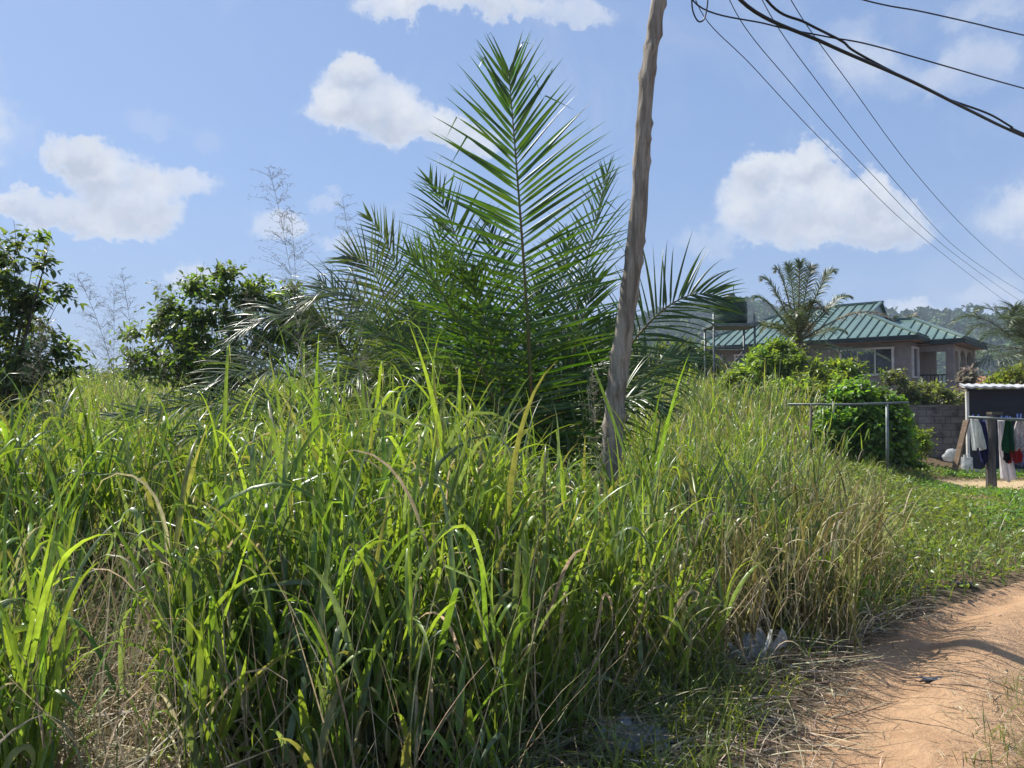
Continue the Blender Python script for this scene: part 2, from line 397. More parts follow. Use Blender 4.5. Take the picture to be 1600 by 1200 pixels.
# edge of the tall grass: x limit as a function of distance
TG = [(700,1330),(800,1250),(930,1165),(1060,1085),(1215,1045),(1300,1008),(1340,960),(1330,900),(1320,820),(1300,780),(1300,745)]
TGX = [G0(*p) for p in TG]
def tg_edge(y):
    return np.interp(y, [0]+[p[1] for p in TGX]+[60], [-.6]+[p[0] for p in TGX]+[25])
BGAP = lambda x, y: ss(.6, 1.0, 1-((x+2.3)/1.1)**2-((y-4.6)/1.4)**2+.45)  # trampled hollow
def tillers(cx, cy, hgt, n_per, nleaf, spread, seg, green_fn, leafW, Lf=(.34, .62), stems=True, dead=.12, lean=.16):
    n = len(cx)*n_per
    X = np.repeat(cx, n_per)+rng.normal(0, spread, n); Y = np.repeat(cy, n_per)+rng.normal(0, spread, n)
    Hh = np.repeat(hgt, n_per)*rng.uniform(.62, 1.06, n)
    la = np.arctan2(Y-np.repeat(cy, n_per), X-np.repeat(cx, n_per))+rng.normal(0, .7, n); ln = np.abs(rng.normal(0, lean, n))
    Z = H(X, Y)-.02; base = np.stack([X, Y, Z], -1)
    ax = np.stack([np.sin(ln)*np.cos(la), np.sin(ln)*np.sin(la), np.cos(ln)], -1)
    hs = Hh*.70
    parts = []
    cg = green_fn(X, Y)
    if stems:
        parts.append(blades(base, la, ln*.7, ln*.6, hs*1.05, U(.006, .010, n), cg*np.array([1.0, .85, .8])*.9+np.array([.03, .015, .005]), cg, seg=4, fold=.9, prof='stem'))
    k = nleaf; N = n*k
    f = np.tile(np.linspace(.12, 1, k), n)+rng.normal(0, .05, N); f = np.clip(f, .05, 1.03)
    rp = np.repeat(base, k, 0)+np.repeat(ax*hs[:, None], k, 0)*f[:, None]
    azl = np.repeat(la, k)+np.tile(np.arange(k)*2.4, n)+rng.normal(0, .5, N)
    Hr = np.repeat(Hh, k)
    L = Hr*U(Lf[0], Lf[1], N)*(.72+.4*f)
    th0 = U(.06, .48, N)+np.repeat(ln, k)*.4
    bend = np.abs(rng.normal(1.0, .75, N)); p = U(1.6, 4.0, N)
    kink = np.where(rng.random(N) < .44, U(1.1, 2.5, N), 0)
    kp = U(.45, .85, N)
    cgl = np.repeat(cg, k, 0)*(1+rng.uniform(-.22, .28, (N, 1)))
    isd = (rng.random(N) < dead*(1.9-1.7*f))
    dc = jcol(STRAW, N, .35, .08)
    cgl = np.where(isd[:, None], dc, cgl); bend = np.where(isd, bend+U(.6, 1.6, N), bend)
    Wd = U(leafW[0], leafW[1], N)*np.where(isd, .6, 1)
    parts.append(blades(rp, azl, th0, bend, L, Wd, cgl*np.array([.95, .98, 1.0]), cgl*np.array([1.08, 1.04, .95]), seg=seg, p=p, kink=kink, kpos=kp, curl=rng.normal(0, .35, N),
                        twist=rng.normal(0, .9, N), tip=(rng.random(N) < .22).astype(float)*U(.3, 1, N)))
    return parts
def scatter(area, dens, accept):
    x0, x1, y0, y1 = area; n = int((x1-x0)*(y1-y0)*dens); x = U(x0, x1, n); y = U(y0, y1, n); k = accept(x, y)
    return x[k], y[k]
def mixg(wt):
    pal = np.array([GREEN, LIME, BLUEG, OLIVE])
    def f(X, Y):
        n = len(X); q = vnoise(X*1.3, Y*1.1, 9)
        a = rng.random(n); i = np.where(a < wt[0]+.25*q, 0, np.where(a < wt[0]+wt[1], 1, np.where(a < wt[0]+wt[1]+wt[2], 2, 3)))
        return pal[i]*(1+rng.uniform(-.2, .2, (n, 1)))
    return f
def hmap(x, y):
    r = x/y
    h = 1.36-.40*ss(-.02, .20, r)
    h = h+(.25-.0*r)*ss(8, 16, y)+.5*ss(12, 24, y)*ss(.05, .2, r)
    h = h*(1-.28*ss(-.9, 0, x-tg_edge(y))*(y < 14))
    return h*(1+.20*vnoise(x*2.1, y*1.9, 11))
def inview(x, y, m=1.0): return np.abs(x) < .70*y+m
PALM_A = W(833, 700, 8.3); PALM_B = W(610, 700, 10.0)
POLE_X, POLE_Y = W(926, 700, 7.1).x, 7.1
def clear_of(x, y):
    # leave the strips in front of the big frond and the pole base open enough to see them
    r = x/y; a = (r > -.02) & (r < .17) & (y > 4.2) & (y < 8.3)
    return a
# near field
def acc_near(x, y): return (x < tg_edge(y)+.12*vnoise(x*3, y*3, 8)) & inview(x, y, .6) & (rng.random(len(x)) > .97*BGAP(x, y)) & (np.hypot(x-G0(1180,1035)[0], y-G0(1180,1035)[1]) > .42) & (np.hypot(x-G0(985,1165)[0], y-G0(985,1165)[1]) > .28) & ~((x < -.44*y) & (x > -.60*y) & (y < 5.0)) & ~((y < 2.95+.15*vnoise(x*2, y, 3)) & (x > -1.7)) & ~((x < -1.5) & (y < 2.7))
cx, cy = scatter((-6.5, 4, 2.0, 7.2), 13.0, acc_near)
h = hmap(cx, cy)*np.where(clear_of(cx, cy), .86, 1)*(1-.45*ss(4.0, 2.9, cy))
stuff('tall_grass', tillers(cx, cy, h, 13, 5, .085, 10, mixg((.30, .26, .22)), (.011, .038), Lf=(.38, .74), dead=.17, lean=.15),
      M['grass'], 'tall bright green broad-bladed grass filling the foreground left of the dirt path', 'grass')
def acc_mid(x, y): return (x < tg_edge(y)+.3*vnoise(x*2, y*2, 8)) & inview(x, y, 1.0)
cx, cy = scatter((-12, 9, 7.2, 14), 6.5, acc_mid)
h = hmap(cx, cy)*np.where(clear_of(cx, cy), .6, 1)
stuff('mid_grass', tillers(cx, cy, h, 10, 4, .12, 7, mixg((.28, .30, .2)), (.012, .026), dead=.24),
      M['grass'], 'tall grass thicket round the feet of the palms behind the foreground grass', 'grass')
def acc_far(x, y): return (x < tg_edge(y)) & inview(x, y, 2.0) & (x < .40*y)
cx, cy = scatter((-26, 14, 14, 34), 2.1, acc_far)
stuff('far_grass', tillers(cx, cy, hmap(cx, cy)*1.0, 9, 4, .22, 5, mixg((.15, .30, .20)), (.020, .038), stems=False, dead=.30),
      M['grass'], 'pale green sunlit grass on the rising ground in front of the green-roofed house', 'grass')
# taller broad-bladed reeds standing out of the mass
def reeds(lst, n_per, spread, leafW, nleaf=6, Lf=(.36, .60)):
    X = []; Y = []; Hh = []
    for px, top, d, n in lst:
        for _ in range(n):
            q = W(px+random.gauss(0, 16), top+random.uniform(-18, 30), d+random.uniform(-.25, .25)); X.append(q.x); Y.append(q.y); Hh.append(q.z-Hf(q.x, q.y))
    X, Y, Hh = map(np.array, (X, Y, Hh))
    return tillers(X, Y, Hh/.96, n_per, nleaf, spread, 11, mixg((.30, .45, .2)), leafW, Lf=Lf, dead=.08, lean=.07)
RF = [(30,790,3.6,3),(60,880,3.0,3),(15,870,2.7,3),(95,760,4.4,3),(290,850,3.25,4),(340,840,3.4,3),(390,800,3.6,3),(440,700,4.4,4),(500,690,4.6,3),(560,640,4.8,4),(600,620,5.0,4),(640,640,5.0,3),
      (700,600,5.6,3),(715,575,6.0,2),(760,620,5.4,2),(660,690,4.5,3),(740,730,4.2,3),(820,740,4.0,2),(870,740,4.2,3),(930,730,4.2,3),(1005,740,4.6,3),(1015,650,6.2,1),(985,655,6.0,1),(150,640,5.6,3),(215,650,5.8,3),(330,640,5.6,3),(60,700,5.0,2)]
RF += [(px_, random.uniform(790, 960), random.uniform(3.1, 3.9), 2) for px_ in range(300, 960, 66)]+[(px_, random.uniform(690, 800), random.uniform(4.0, 5.0), 2) for px_ in range(280, 1060, 62)]
RB = [(430,540,7.4,3),(470,490,7.6,2),(500,540,7.2,3),(540,550,7.2,3),(585,560,7.4,3),(620,590,7.0,3),(400,590,7.0,3),(240,540,7.6,3),(180,600,7.2,3),(300,570,7.0,3),(360,590,6.8,3),(90,600,7.0,3),(540,560,6.4,3),(480,570,6.4,3),(660,590,6.6,2)]
stuff('tall_reeds', reeds(RF, 3, .035, (.018, .034))+reeds(RB, 3, .05, (.014, .026), 8, (.22, .34)), M['grass'],
      'tall broad bright reed blades with hooked tips standing above the other grass', 'grass')
# brown half-dry clump beside the path
cx, cy = scatter((1.2, 3.4, 4.6, 8.5), 13, lambda x, y: (x < tg_edge(y)+.10) & (x > tg_edge(y)-.75))
stuff('dry_grass_clump', tillers(cx, cy, np.full(len(cx), .98)*(1+.1*rng.normal(0, 1, len(cx))), 13, 4, .10, 8,
      lambda X, Y: jcol(OLIVE, len(X), .3)*np.where(rng.random(len(X)) < .5, 1, 1)[:, None]+np.array([.05, .02, .0]), (.009, .018), dead=.55, lean=.28),
      M['dry'], 'browning clump of thin dry grass leaning over the edge of the dirt path', 'grass')
cx, cy = scatter((-4, -1, 2.6, 6.6), 16, lambda x, y: ((BGAP(x, y) > .15) | ((x < -1.2) & (y < 4.1))) & (rng.random(len(x)) < .6))
stuff('trampled_grass', tillers(cx, cy, U(.22, .85, len(cx)), 10, 4, .10, 7, lambda X, Y: np.where((rng.random(len(X)) < .45)[:, None], jcol(GREEN, len(X), .3), jcol((.30, .26, .17), len(X), .3)), (.006, .020), Lf=(.5, 1.1), dead=.7, lean=.75),
      M['dry'], 'trampled half-dead grass in the hollow at the lower left', 'grass')
# thin straw stalks standing among the grass, and trampled litter
def litter(n, area, acc, Lr=(.15, .6), lift=.05, cols=(STRAW, BROWN), wr=(.003, .012), el=(1.25, 1.62)):
    x = U(area[0], area[1], n); y = U(area[2], area[3], n); k = acc(x, y); x = x[k]; y = y[k]; n = len(x)
    z = H(x, y)+np.abs(rng.normal(0, lift, n))+.008
    c = np.where((rng.random(n) < .65)[:, None], jcol(cols[0], n, .35), jcol(cols[1], n, .35))
    return blades(np.stack([x, y, z], -1), U(0, 6.28, n), U(el[0], el[1], n), U(-.1, .35, n), U(Lr[0], Lr[1], n), U(wr[0], wr[1], n), c, seg=5, curl=rng.normal(0, .4, n), twist=rng.normal(0, 1.5, n), fold=.4)
edge = lambda y: path_left(y)
lp = [litter(5200, (-5, 3.0, 2.9, 7.5), lambda x, y: (x < tg_edge(y)+.05) & inview(x, y, .5), (.4, 1.15), .10, cols=((.46, .40, .27), (.30, .24, .15)), wr=(.003, .010), el=(.02, .75)),
      litter(9000, (-5, 3.6, 2.4, 8), lambda x, y: (x < tg_edge(y)+.3) & inview(x, y, .5), (.2, .6), .05),
      litter(9000, (-3.8, -.9, 2.4, 6.2), lambda x, y: (BGAP(x, y) > .2) | ((x < -1.2) & (y < 4)), (.2, .7), .12, cols=(STRAW, (.30, .26, .14))),
      litter(9500, (-.4, 3.4, 2.7, 7), lambda x, y: (x < edge(y)+.25*rng.random(len(x))**2) & (x > tg_edge(y)-.3), (.08, .45), .025, wr=(.002, .008)),
      litter(1100, (.9, 6.0, 2.6, 8), lambda x, y: (x > edge(y)) & (rng.random(len(x)) < np.exp(-(x-edge(y))*1.6)*.8+.05), (.03, .22), .004, wr=(.002, .006)),
      litter(1500, (1.6, 3.8, 2.6, 5.2), lambda x, y: (x > edge(y)+.65), (.04, .2), .006, wr=(.002, .006))]
stuff('straw_litter', lp, M['dry'], 'fallen dry grass stalks and straw strewn along the edge of the path', 'straw')
# cut grass lying by the path, bottom of the picture
n = 900; x = U(-.2, 1.9, n); y = U(2.8, 4.5, n); k = (x < edge(y)-.65) & (np.hypot(x-G0(1180,1040)[0], y-G0(1180,1040)[1]) > .5) & (x > tg_edge(y)-.25); x = x[k]; y = y[k]; n = len(x)
fg = blades(np.stack([x, y, H(x, y)+U(.01, .10, n)], -1), U(0, 6.28, n), U(.9, 1.5, n), U(.1, .8, n), U(.2, .6, n), U(.006, .018, n),
            jcol((.14, .19, .08), n, .3), jcol((.24, .24, .14), n, .3), seg=9, curl=rng.normal(0, .5, n), twist=rng.normal(0, 1.0, n))
LIT = [G0(*p) for p in ((1165,1040),(1195,1038),(985,1165))]
def clearlit(x, y): return np.all([np.hypot(x-a, (y-b+.10)*.8) > .21 for a, b in LIT], axis=0)
n2 = 23000; x = U(-.3, 3.3, n2); y = U(2.6, 7, n2); k = clearlit(x, y) & (x < edge(y)-.15-.55*rng.random(n2)) & (x > tg_edge(y)-.3) & (vnoise(x*4, y*4, 4) > -.25); x = x[k]; y = y[k]; n2 = len(x)
sg = blades(np.stack([x, y, H(x, y)-.01], -1), U(0, 6.28, n2), U(.1, .7, n2), U(.3, 1.5, n2), U(.10, .36, n2), U(.005, .013, n2), jcol((.11, .16, .04), n2, .35), jcol((.17, .22, .05), n2, .3), seg=6, twist=rng.normal(0, .8, n2))
stuff('verge_grass', [fg, sg], M['grass'], 'flattened and short tufted green grass on the near verge beside the red path', 'grass')
# weeds between thicket and path, right middle distance
def weed_ok(x, y): return (x > tg_edge(y)-.5) & (dirt_amount(x, y) < .25+.2*rng.random(len(x))) & (x < .78*y+1.5) & ((x > edge(y)-8) & (x < edge(y)-.05) | (y > 9))
n = 62000; x = U(2.0, 17, n); y = U(5.6, 19, n); k = weed_ok(x, y); x = x[k]; y = y[k]; n = len(x)
hw = (.18+.34*np.clip(.5+.6*vnoise(x*1.2, y*1.2, 13), 0, 1))*(1-.5*ss(-.9, 0, x-edge(y))*(y < 9.5))
hw = hw*(1-.62*ss(11, 14, y)*ss(.45, .53, x/y)); z = H(x, y)+hw*rng.random(n)**.6
dd = np.stack([rng.normal(0, 1, n), rng.normal(0, 1, n), rng.normal(.25, .5, n)], -1)
wl = leaves(np.stack([x, y, z], -1), dd, np.stack([rng.normal(0, .5, n), rng.normal(0, .5, n), np.ones(n)], -1), U(.04, .10, n), U(.018, .05, n), np.where((vnoise(x*.8, y*.9, 21) > .1)[:, None], jcol((.12, .25, .04), n, .3), jcol((.17, .24, .06), n, .3)))
n = 26000; x = U(2.0, 17, n); y = U(5.6, 19, n); k = weed_ok(x, y); x = x[k]; y = y[k]; n = len(x)
wg = blades(np.stack([x, y, H(x, y)], -1), U(0, 6.28, n), U(.05, .5, n), U(.2, 1.2, n), U(.2, .62, n)*(1-.6*ss(11, 14, y)*ss(.45, .53, x/y)), U(.005, .012, n), jcol((.10, .17, .035), n, .35), jcol((.19, .24, .07), n, .35), seg=5, twist=rng.normal(0, .8, n))
stuff('weeds', [wl, wg], M['grass'], 'low leafy green weeds between the grass thicket and the washing line', 'weeds')
# right verge of the path
n = 3800; x = U(1.6, 4.6, n); y = U(2.6, 5.2, n); k = (x > edge(y)+.72+.2*vnoise(x*3, y*3, 2)+.25*(y-3.6)) & (vnoise(x*5, y*4, 12) > -.15); x = x[k]; y = y[k]; n = len(x)
rg = blades(np.stack([x, y, H(x, y)], -1), U(0, 6.28, n), U(.2, 1.1, n), U(.1, .9, n), U(.06, .24, n), U(.003, .007, n), jcol((.14, .18, .05), n, .35), jcol((.20, .22, .08), n, .3), seg=5)
stuff('path_side_grass', [rg], M['grass'], 'sparse short grass growing on the right side of the red path', 'grass')

# ------------------------------------------------------------ seed-head stalks against the sky
def bez(pts, n):
    P = [Vector(p) for p in pts]; out = []
    for i in range(n):
        t = i/(n-1); Q = P[:]
        while len(Q) > 1: Q = [Q[j].lerp(Q[j+1], t) for j in range(len(Q)-1)]
        out.append(Q[0])
    return out
def seed_stalk(pts, label, spread=.42, frac=.42, nb=26, rs=.0022):
    c = bez(pts, 26); base = c[0]
    root = empty('grass_stalk', base, label, 'grass stalk', 'grass seed heads against the sky')
    MB().tube(c, [rs*(1-.7*i/25) for i in range(26)], 4).build('stem', M['stalk'], root)
    m = MB(); i0 = int(26*(1-frac)); m.tube(c[i0:], .0016, 4)
    nb = int(nb*2.4); spread *= 1.25
    for b in range(nb):
        t = b/(nb-1); k = min(25, i0+int(t*(25-i0))); p = c[k]; L = spread*(1-t*.75)*random.uniform(.6, 1.1)
        a = random.uniform(0, 6.28); e = random.uniform(.45, 1.15)
        d = Vector((math.cos(a)*math.cos(e), math.sin(a)*math.cos(e), math.sin(e)))
        nb_ = Vector((random.gauss(0, .12), random.gauss(0, .12), 0)); q = [p+d*L*s+(Vector((0, 0, -.35))+nb_)*L*s*s for s in (0, .25, .5, .75, 1)]
        m.tube(q, [.0010, .0009, .0008, .0007, .0006], 3, caps=False)
        for s in range(7):
            u = .25+.75*s/6; pp = p+d*L*u+(Vector((0, 0, -.35))+nb_)*L*u*u; dl = Vector((random.gauss(0, 1), random.gauss(0, 1), random.gauss(.2, .7))).normalized()
            e2 = pp+dl*.022*random.uniform(.4, 1.3); m.tube([pp, e2], [.0009, .0007], 3, caps=False)
            m.tube([e2, e2+dl*.004, e2+dl*.009], [.0006, .0024, .0005], 4, caps=False)
    m.build('seed_head', M['stalk'], root); return root
M['stalk'] = surf('seed_stalk', (.30, .28, .20), (.22, .20, .12), 10, .7)
ST = [((500,700),(480,480),(420,262),6.0,'tallest wispy grass seed head, reaching highest into the sky left of the palm',.5,.55,40),
 ((560,700),(575,520),(535,310),6.6,'wispy seed head just left of the silvery palm frond',.40,.5,30),
 ((505,700),(470,560),(455,330),7.0,'fine seed head close behind and below the tallest seed head',.45,.5,30),
 ((225,700),(205,580),(120,430),6.4,'long bare slanting seed stalk leaning left over the gap between the trees',.30,.4,24),
 ((170,720),(180,600),(178,450),7.2,'upright seed head standing in the sky gap right of the left tree',.40,.5,28),
 ((215,720),(225,600),(190,425),7.6,'seed head with curved tip in the sky gap left of the middle tree',.35,.5,26),
 ((250,720),(255,600),(245,440),8.0,'thin seed head in front of the left edge of the middle tree',.35,.5,26),
 ((60,760),(75,620),(60,500),5.2,'brownish seed head in front of the large left tree',.30,.5,30),
 ((395,740),(400,600),(385,450),7.0,'seed head standing in front of the dark middle tree',.35,.5,26),
 ((940,800),(935,690),(925,590),5.6,'short seed head just left of the leaning pole foot',.22,.55,24),
 ((600,760),(590,640),(560,560),5.5,'low seed head leaning left before the palm thicket',.28,.5,26)]
for a, b, c, d, lb, sp, fr, nb in ST:
    A3 = W(a[0], a[1], d); A3.z = Hf(A3.x, A3.y); seed_stalk([A3, W(b[0], b[1], d), W(c[0], c[1], d-.1)], lb, sp, fr, nb)

# ------------------------------------------------------------ palms
def frond(parent, pts, face, LL=.95, npair=58, s0=.12, gdroop=.35, colr=(.055, .115, .022), lw=.034, rr0=.022, vee=.25, a0=1.35, a1=.45, mat='palm', name='frond', broken=.06, rmat='rachis', ss_=1.0, seg=8, shrink=.52, aexp=1.1):
    n = 40; c = bez(pts, n); cn = np.array([tuple(p) for p in c])
    T = np.gradient(cn, axis=0); T /= np.linalg.norm(T, axis=1, keepdims=True)
    face = np.array(face, float)
    rm = MB().tube(c, [rr0*(1-.86*i/(n-1)) for i in range(n)], 6).build(name, M[rmat], parent, smooth=True)
    # leaflets: a blade integrator along arbitrary directions with gravity
    N = npair*2; s = np.repeat(np.linspace(s0, 1, npair), 2)+rng.normal(0, .25/npair, npair*2); s = np.clip(s, s0, .999); side = np.tile([1, -1], npair)
    idx = s*(n-1); i = np.floor(idx).astype(int); f = (idx-i)[:, None]
    P = cn[i]*(1-f)+cn[np.minimum(i+1, n-1)]*f; t = T[i]
    nr = face-t*np.sum(face*t, 1, keepdims=True); nr /= np.linalg.norm(nr, axis=1, keepdims=True)
    lat = np.cross(t, nr)*side[:, None]
    u = (s-s0)/(1-s0)
    ang = a0+(a1-a0)*u**aexp+rng.normal(0, .07, N)
    D = t*np.cos(ang)[:, None]+lat*np.sin(ang)[:, None]+nr*(vee*rng.uniform(.2, 1.7, N))[:, None]*np.where(rng.random(N) < .5, 1, .3)[:, None]
    D /= np.linalg.norm(D, axis=1, keepdims=True)
    L = LL*(.50+.75*np.sin(np.pi*np.clip(u*.80+.16, 0, 1)))*(1-shrink*u**3)*rng.uniform(.88, 1.08, N)
    S = seg+1; Vc = np.zeros((N, S, 3)); Dv = np.zeros((N, S, 3)); p = P.copy(); d = D.copy()
    br = rng.random(N) < broken; bs = rng.integers(seg//2, seg, N)
    g = gdroop*rng.uniform(.5, 1.5, N)*ss_
    for k in range(S):
        Vc[:, k] = p; Dv[:, k] = d
        p = p+d*(L/seg)[:, None]
        d = d+np.array([0, 0, -1.0])*(g*(L/LL)*(.35+k/seg)/seg*1.5)[:, None]
        d = d+np.where((br & (bs == k))[:, None], np.array([0, 0, -1.6])+rng.normal(0, .5, (N, 3)), 0)
        d /= np.linalg.norm(d, axis=1, keepdims=True)
    sidev = np.cross(Dv, nr[:, None, :]); sidev /= np.maximum(np.linalg.norm(sidev, axis=2, keepdims=True), 1e-6)
    nn = np.cross(sidev, Dv)
    tw = (rng.normal(0, .45, N)[:, None]*np.linspace(.4, 1.6, S)[None, :])[..., None]
    sv = sidev*np.cos(tw)+nn*np.sin(tw); nv = -sidev*np.sin(tw)+nn*np.cos(tw)
    q = np.linspace(0, 1, S); wp = np.minimum(1, .4+q/.15)*np.clip(1-q**2.0, .02, 1)
    hw = (lw*rng.uniform(.8, 1.15, N)[:, None]*wp[None, :]/2)[..., None]
    V = np.stack([Vc-sv*hw-nv*hw*.5, Vc, Vc+sv*hw-nv*hw*.5], 2).reshape(-1, 3)
    b = (np.arange(N)*S*3)[:, None]+(np.arange(seg)*3)[None, :]
    F = np.concatenate([np.stack([b, b+1, b+4, b+3], -1).reshape(-1, 4), np.stack([b+1, b+2, b+5, b+4], -1).reshape(-1, 4)])
    C = np.repeat(jcol(colr, N, .22, .10), S*3, 0)
    lf = link('leaflets', npmesh('leaflets', V, F, C), M[mat]); lf.parent = rm
    return rm
def gpt(px, d, dz=0.0):
    p = W(px, 640, d); return Vector((p.x, p.y, Hf(p.x, p.y)+dz))
def PX(lst): return [W(*a) for a in lst]
CAMF = (0, -1, .1)
# palm in the middle
baseA = gpt(833, 8.3)
pa = empty('oil_palm', baseA, 'young oil palm with one tall upright frond rising left of the leaning pole', 'palm', 'young oil palms in the thicket')
MB().tube([baseA-Vector((0,0,.05)), baseA+Vector((0,0,.25)), baseA+Vector((0.02,0,.55))], [.26, .30, .16], 12).build('trunk', M['bark'], pa, smooth=True)
bA = baseA+Vector((0, 0, .35))
frond(pa, [bA, W(836,640,8.2), W(822,440,8.0), W(808,270,8.0), W(795,112,8.1)], CAMF, 1.04, 74, .13, .14, (.052, .120, .018), .036, .030, .14, 1.48, .36, broken=.22, shrink=.12, aexp=1.7)
FA = [([(885,560,8.8),(918,400,9.0),(948,270,9.1)], (-.75,-.65,.1), .80, .25, (.06,.13,.02)),
 ([(765,560,8.5),(735,390,8.8),(672,280,9.0)], (.25,-1,.2), .80, .30, (.045,.095,.025)),
 ([(775,600,8.0),(700,450,7.9),(640,395,7.8)], (.6,-.8,.4), .75, .35, (.075,.15,.02)),
 ([(930,590,8.3),(1010,490,8.4),(1065,430,8.5),(1140,470,8.5)], (-.2,-1,.35), .78, .65, (.05,.10,.022)),
 ([(930,620,8.6),(1010,545,8.9),(1090,560,9.1)], (-.1,-.7,.7), .70, .8, (.045,.09,.022)),
 ([(910,640,7.8),(985,585,7.6),(1040,640,7.4)], (-.1,-.6,.8), .65, .8, (.05,.10,.02)),
 ([(745,640,8.0),(650,520,7.8),(575,520,7.6)], (.1,-.6,.8), .78, .8, (.06,.115,.03)),
 ([(760,650,8.6),(690,560,9.2),(640,480,9.5)], (.3,-.9,.3), .75, .5, (.04,.085,.02)),
 ([(800,600,8.9),(790,450,9.6),(760,340,10.0)], (.2,-1,.1), .78, .35, (.04,.09,.02)),
 ([(860,600,8.8),(868,460,9.3),(890,370,9.6)], (-.3,-1,.1), .78, .35, (.045,.10,.02)),
 ([(880,620,8.4),(905,500,8.5),(930,440,8.5)], (-.4,-.9,.2), .74, .5, (.055,.12,.018)),
 ([(790,620,8.2),(760,500,8.1),(735,430,8.0)], (.3,-.9,.2), .74, .5, (.06,.13,.018))]
FA += [([(850,620,9.0),(840,520,9.2),(845,450,9.4)], (0,-1,.3), .85, .4, (.035,.08,.018)), ([(800,640,8.8),(770,560,9.0),(720,500,9.2)], (.2,-1,.4), .82, .6, (.035,.08,.02)),
 ([(880,640,8.8),(920,560,9.0),(960,510,9.2)], (-.2,-1,.4), .80, .6, (.035,.08,.02)),  ([(840,640,8.5),(870,590,8.4),(930,570,8.3)], (-.1,-.8,.6), .80, .7, (.035,.08,.018)), ([(810,650,8.4),(770,600,8.3),(720,590,8.2)], (.1,-.8,.6), .80, .7, (.035,.08,.018))]
for pts, fc, LL, gd, cc in FA: frond(pa, [bA]+PX(pts), fc, LL, 46, .16, gd, cc, .028, .022, .25, 1.25, .40)
# palm on the left of it
baseB = gpt(610, 10.0); bB = baseB+Vector((0, 0, .4))
pb = empty('oil_palm', baseB, 'bushy young oil palm with silvery arching fronds left of the tall upright frond', 'palm', 'young oil palms in the thicket')
MB().tube([baseB-Vector((0,0,.05)), baseB+Vector((0,0,.3)), baseB+Vector((0.02,0,.7))], [.28, .32, .16], 12).build('trunk', M['bark'], pb, smooth=True)
FB = [([(650,560,10.2),(650,430,10.4),(575,338,10.5)], (-.5,-.85,.2), .80, .45, (.06,.095,.045)),
 ([(590,560,9.6),(520,470,9.2),(430,455,9.0),(345,545,8.8)], (0,-.5,.9), .72, .95, (.055,.085,.04)),
 ([(560,620,9.0),(470,560,8.4),(390,560,8.0),(310,610,7.8)], (0,-.5,.9), .70, .9, (.06,.09,.04)),
 ([(560,640,8.6),(450,615,7.8),(330,625,7.0),(180,650,6.6)], (.1,-.5,.8), .62, .6, (.05,.085,.03)),
 ([(580,660,8.6),(480,640,7.8),(380,640,7.2),(250,700,6.8)], (.1,-.5,.8), .60, .8, (.045,.08,.03)),
 ([(640,580,9.8),(610,450,9.6),(520,410,9.4),(455,500,9.2)], (-.2,-.6,.8), .78, 1.0, (.06,.09,.045)),
 ([(660,600,9.8),(690,480,9.8),(700,400,9.7)], (.0,-1,.1), .75, .4, (.045,.09,.025)),
 ([(690,620,9.6),(730,540,9.5),(770,520,9.4)], (.0,-.7,.7), .75, .8, (.04,.08,.022)),
 ([(610,600,10.8),(560,480,11.4),(500,440,11.8)], (0,-.8,.5), .78, .6, (.04,.075,.025)),
 ([(640,640,9.2),(600,560,8.6),(560,560,8.2),(530,620,8.0)], (0,-.5,.9), .70, 1.0, (.065,.10,.05)),
 ([(650,640,9.4),(660,560,8.8),(650,540,8.4),(640,590,8.0)], (.2,-.5,.9), .70, 1.0, (.065,.10,.05)),
 ([(650,600,10.4),(680,440,10.8),(690,350,11.0)], (.0,-1,.1), .72, .3, (.05,.09,.035))]
FB += [([(630,560,10.2),(610,460,10.3),(590,400,10.3),(540,400,10.2)], (-.2,-.9,.4), .78, .6, (.055,.085,.045)),  ([(600,600,9.8),(550,520,9.6),(490,500,9.4)], (0,-.7,.7), .76, .8, (.055,.085,.04)), ([(640,600,9.5),(610,520,9.2),(580,480,9.0),(545,510,8.8)], (0,-.6,.8), .76, 1.0, (.075,.11,.06))]
for pts, fc, LL, gd, cc in FB: frond(pb, [bB]+PX(pts), fc, LL, 46, .18, gd, tuple(q_*1.35 for q_ in cc), .027, .020, .30, 1.25, .40)

def coconut(px, py, d, label, FL, nf, baseH, seed, LL=.55, cc=(.075, .105, .045), extra=(), dead=2):
    rs = random.Random(seed); c = W(px, py, d); gz = Hf(c.x, c.y); base = Vector((c.x+.25, c.y, gz-.1))
    t = empty('coconut_palm', base, label, 'palm', 'coconut palms round the house')
    MB().tube([base, base.lerp(c, .35)+Vector((.05, 0, 0)), base.lerp(c, .7), c], [.22, .17, .15, .13], 10).build('trunk', M['bark'], t, smooth=True)
    for k in range(nf):
        a = 2*math.pi*k/nf*1.0+rs.uniform(-.25, .25); e = rs.uniform(-.25, 1.35) if k % 3 else rs.uniform(.9, 1.45)
        L = FL*rs.uniform(.8, 1.1); dr = Vector((math.cos(a), math.sin(a), 0))
        up = Vector((0, 0, 1))
        p1 = c+(dr*math.cos(e)+up*math.sin(e))*L*.45; p2 = c+(dr*math.cos(e)+up*math.sin(e))*L*.85; p3 = c+dr*L*(math.cos(e)*.95+.18)+up*(math.sin(e)*L*.92-L*.34)
        isd = k < dead
        frond(t, [c, p1, p2, p3], (dr.x*-.5, dr.y*-.5, .8), LL, 46, .14, .75, (.26, .21, .12) if isd else cc, .055, .035, .25, 1.25, .4, mat='coco', ss_=1.2, seg=5)
    for pts, col2 in extra:
        frond(t, [c]+PX(pts), (0, -.4, .9), LL, 60, .10, 1.3, col2, .04, .035, .2, 1.0, .35, mat='coco', seg=5)
    return t
ctips = [(1178,462),(1190,432),(1230,412),(1250,408),(1270,414),(1304,420),(1330,460),(1176,505),(1180,548),(1322,515),(1212,418),(1315,545)]
cex = []
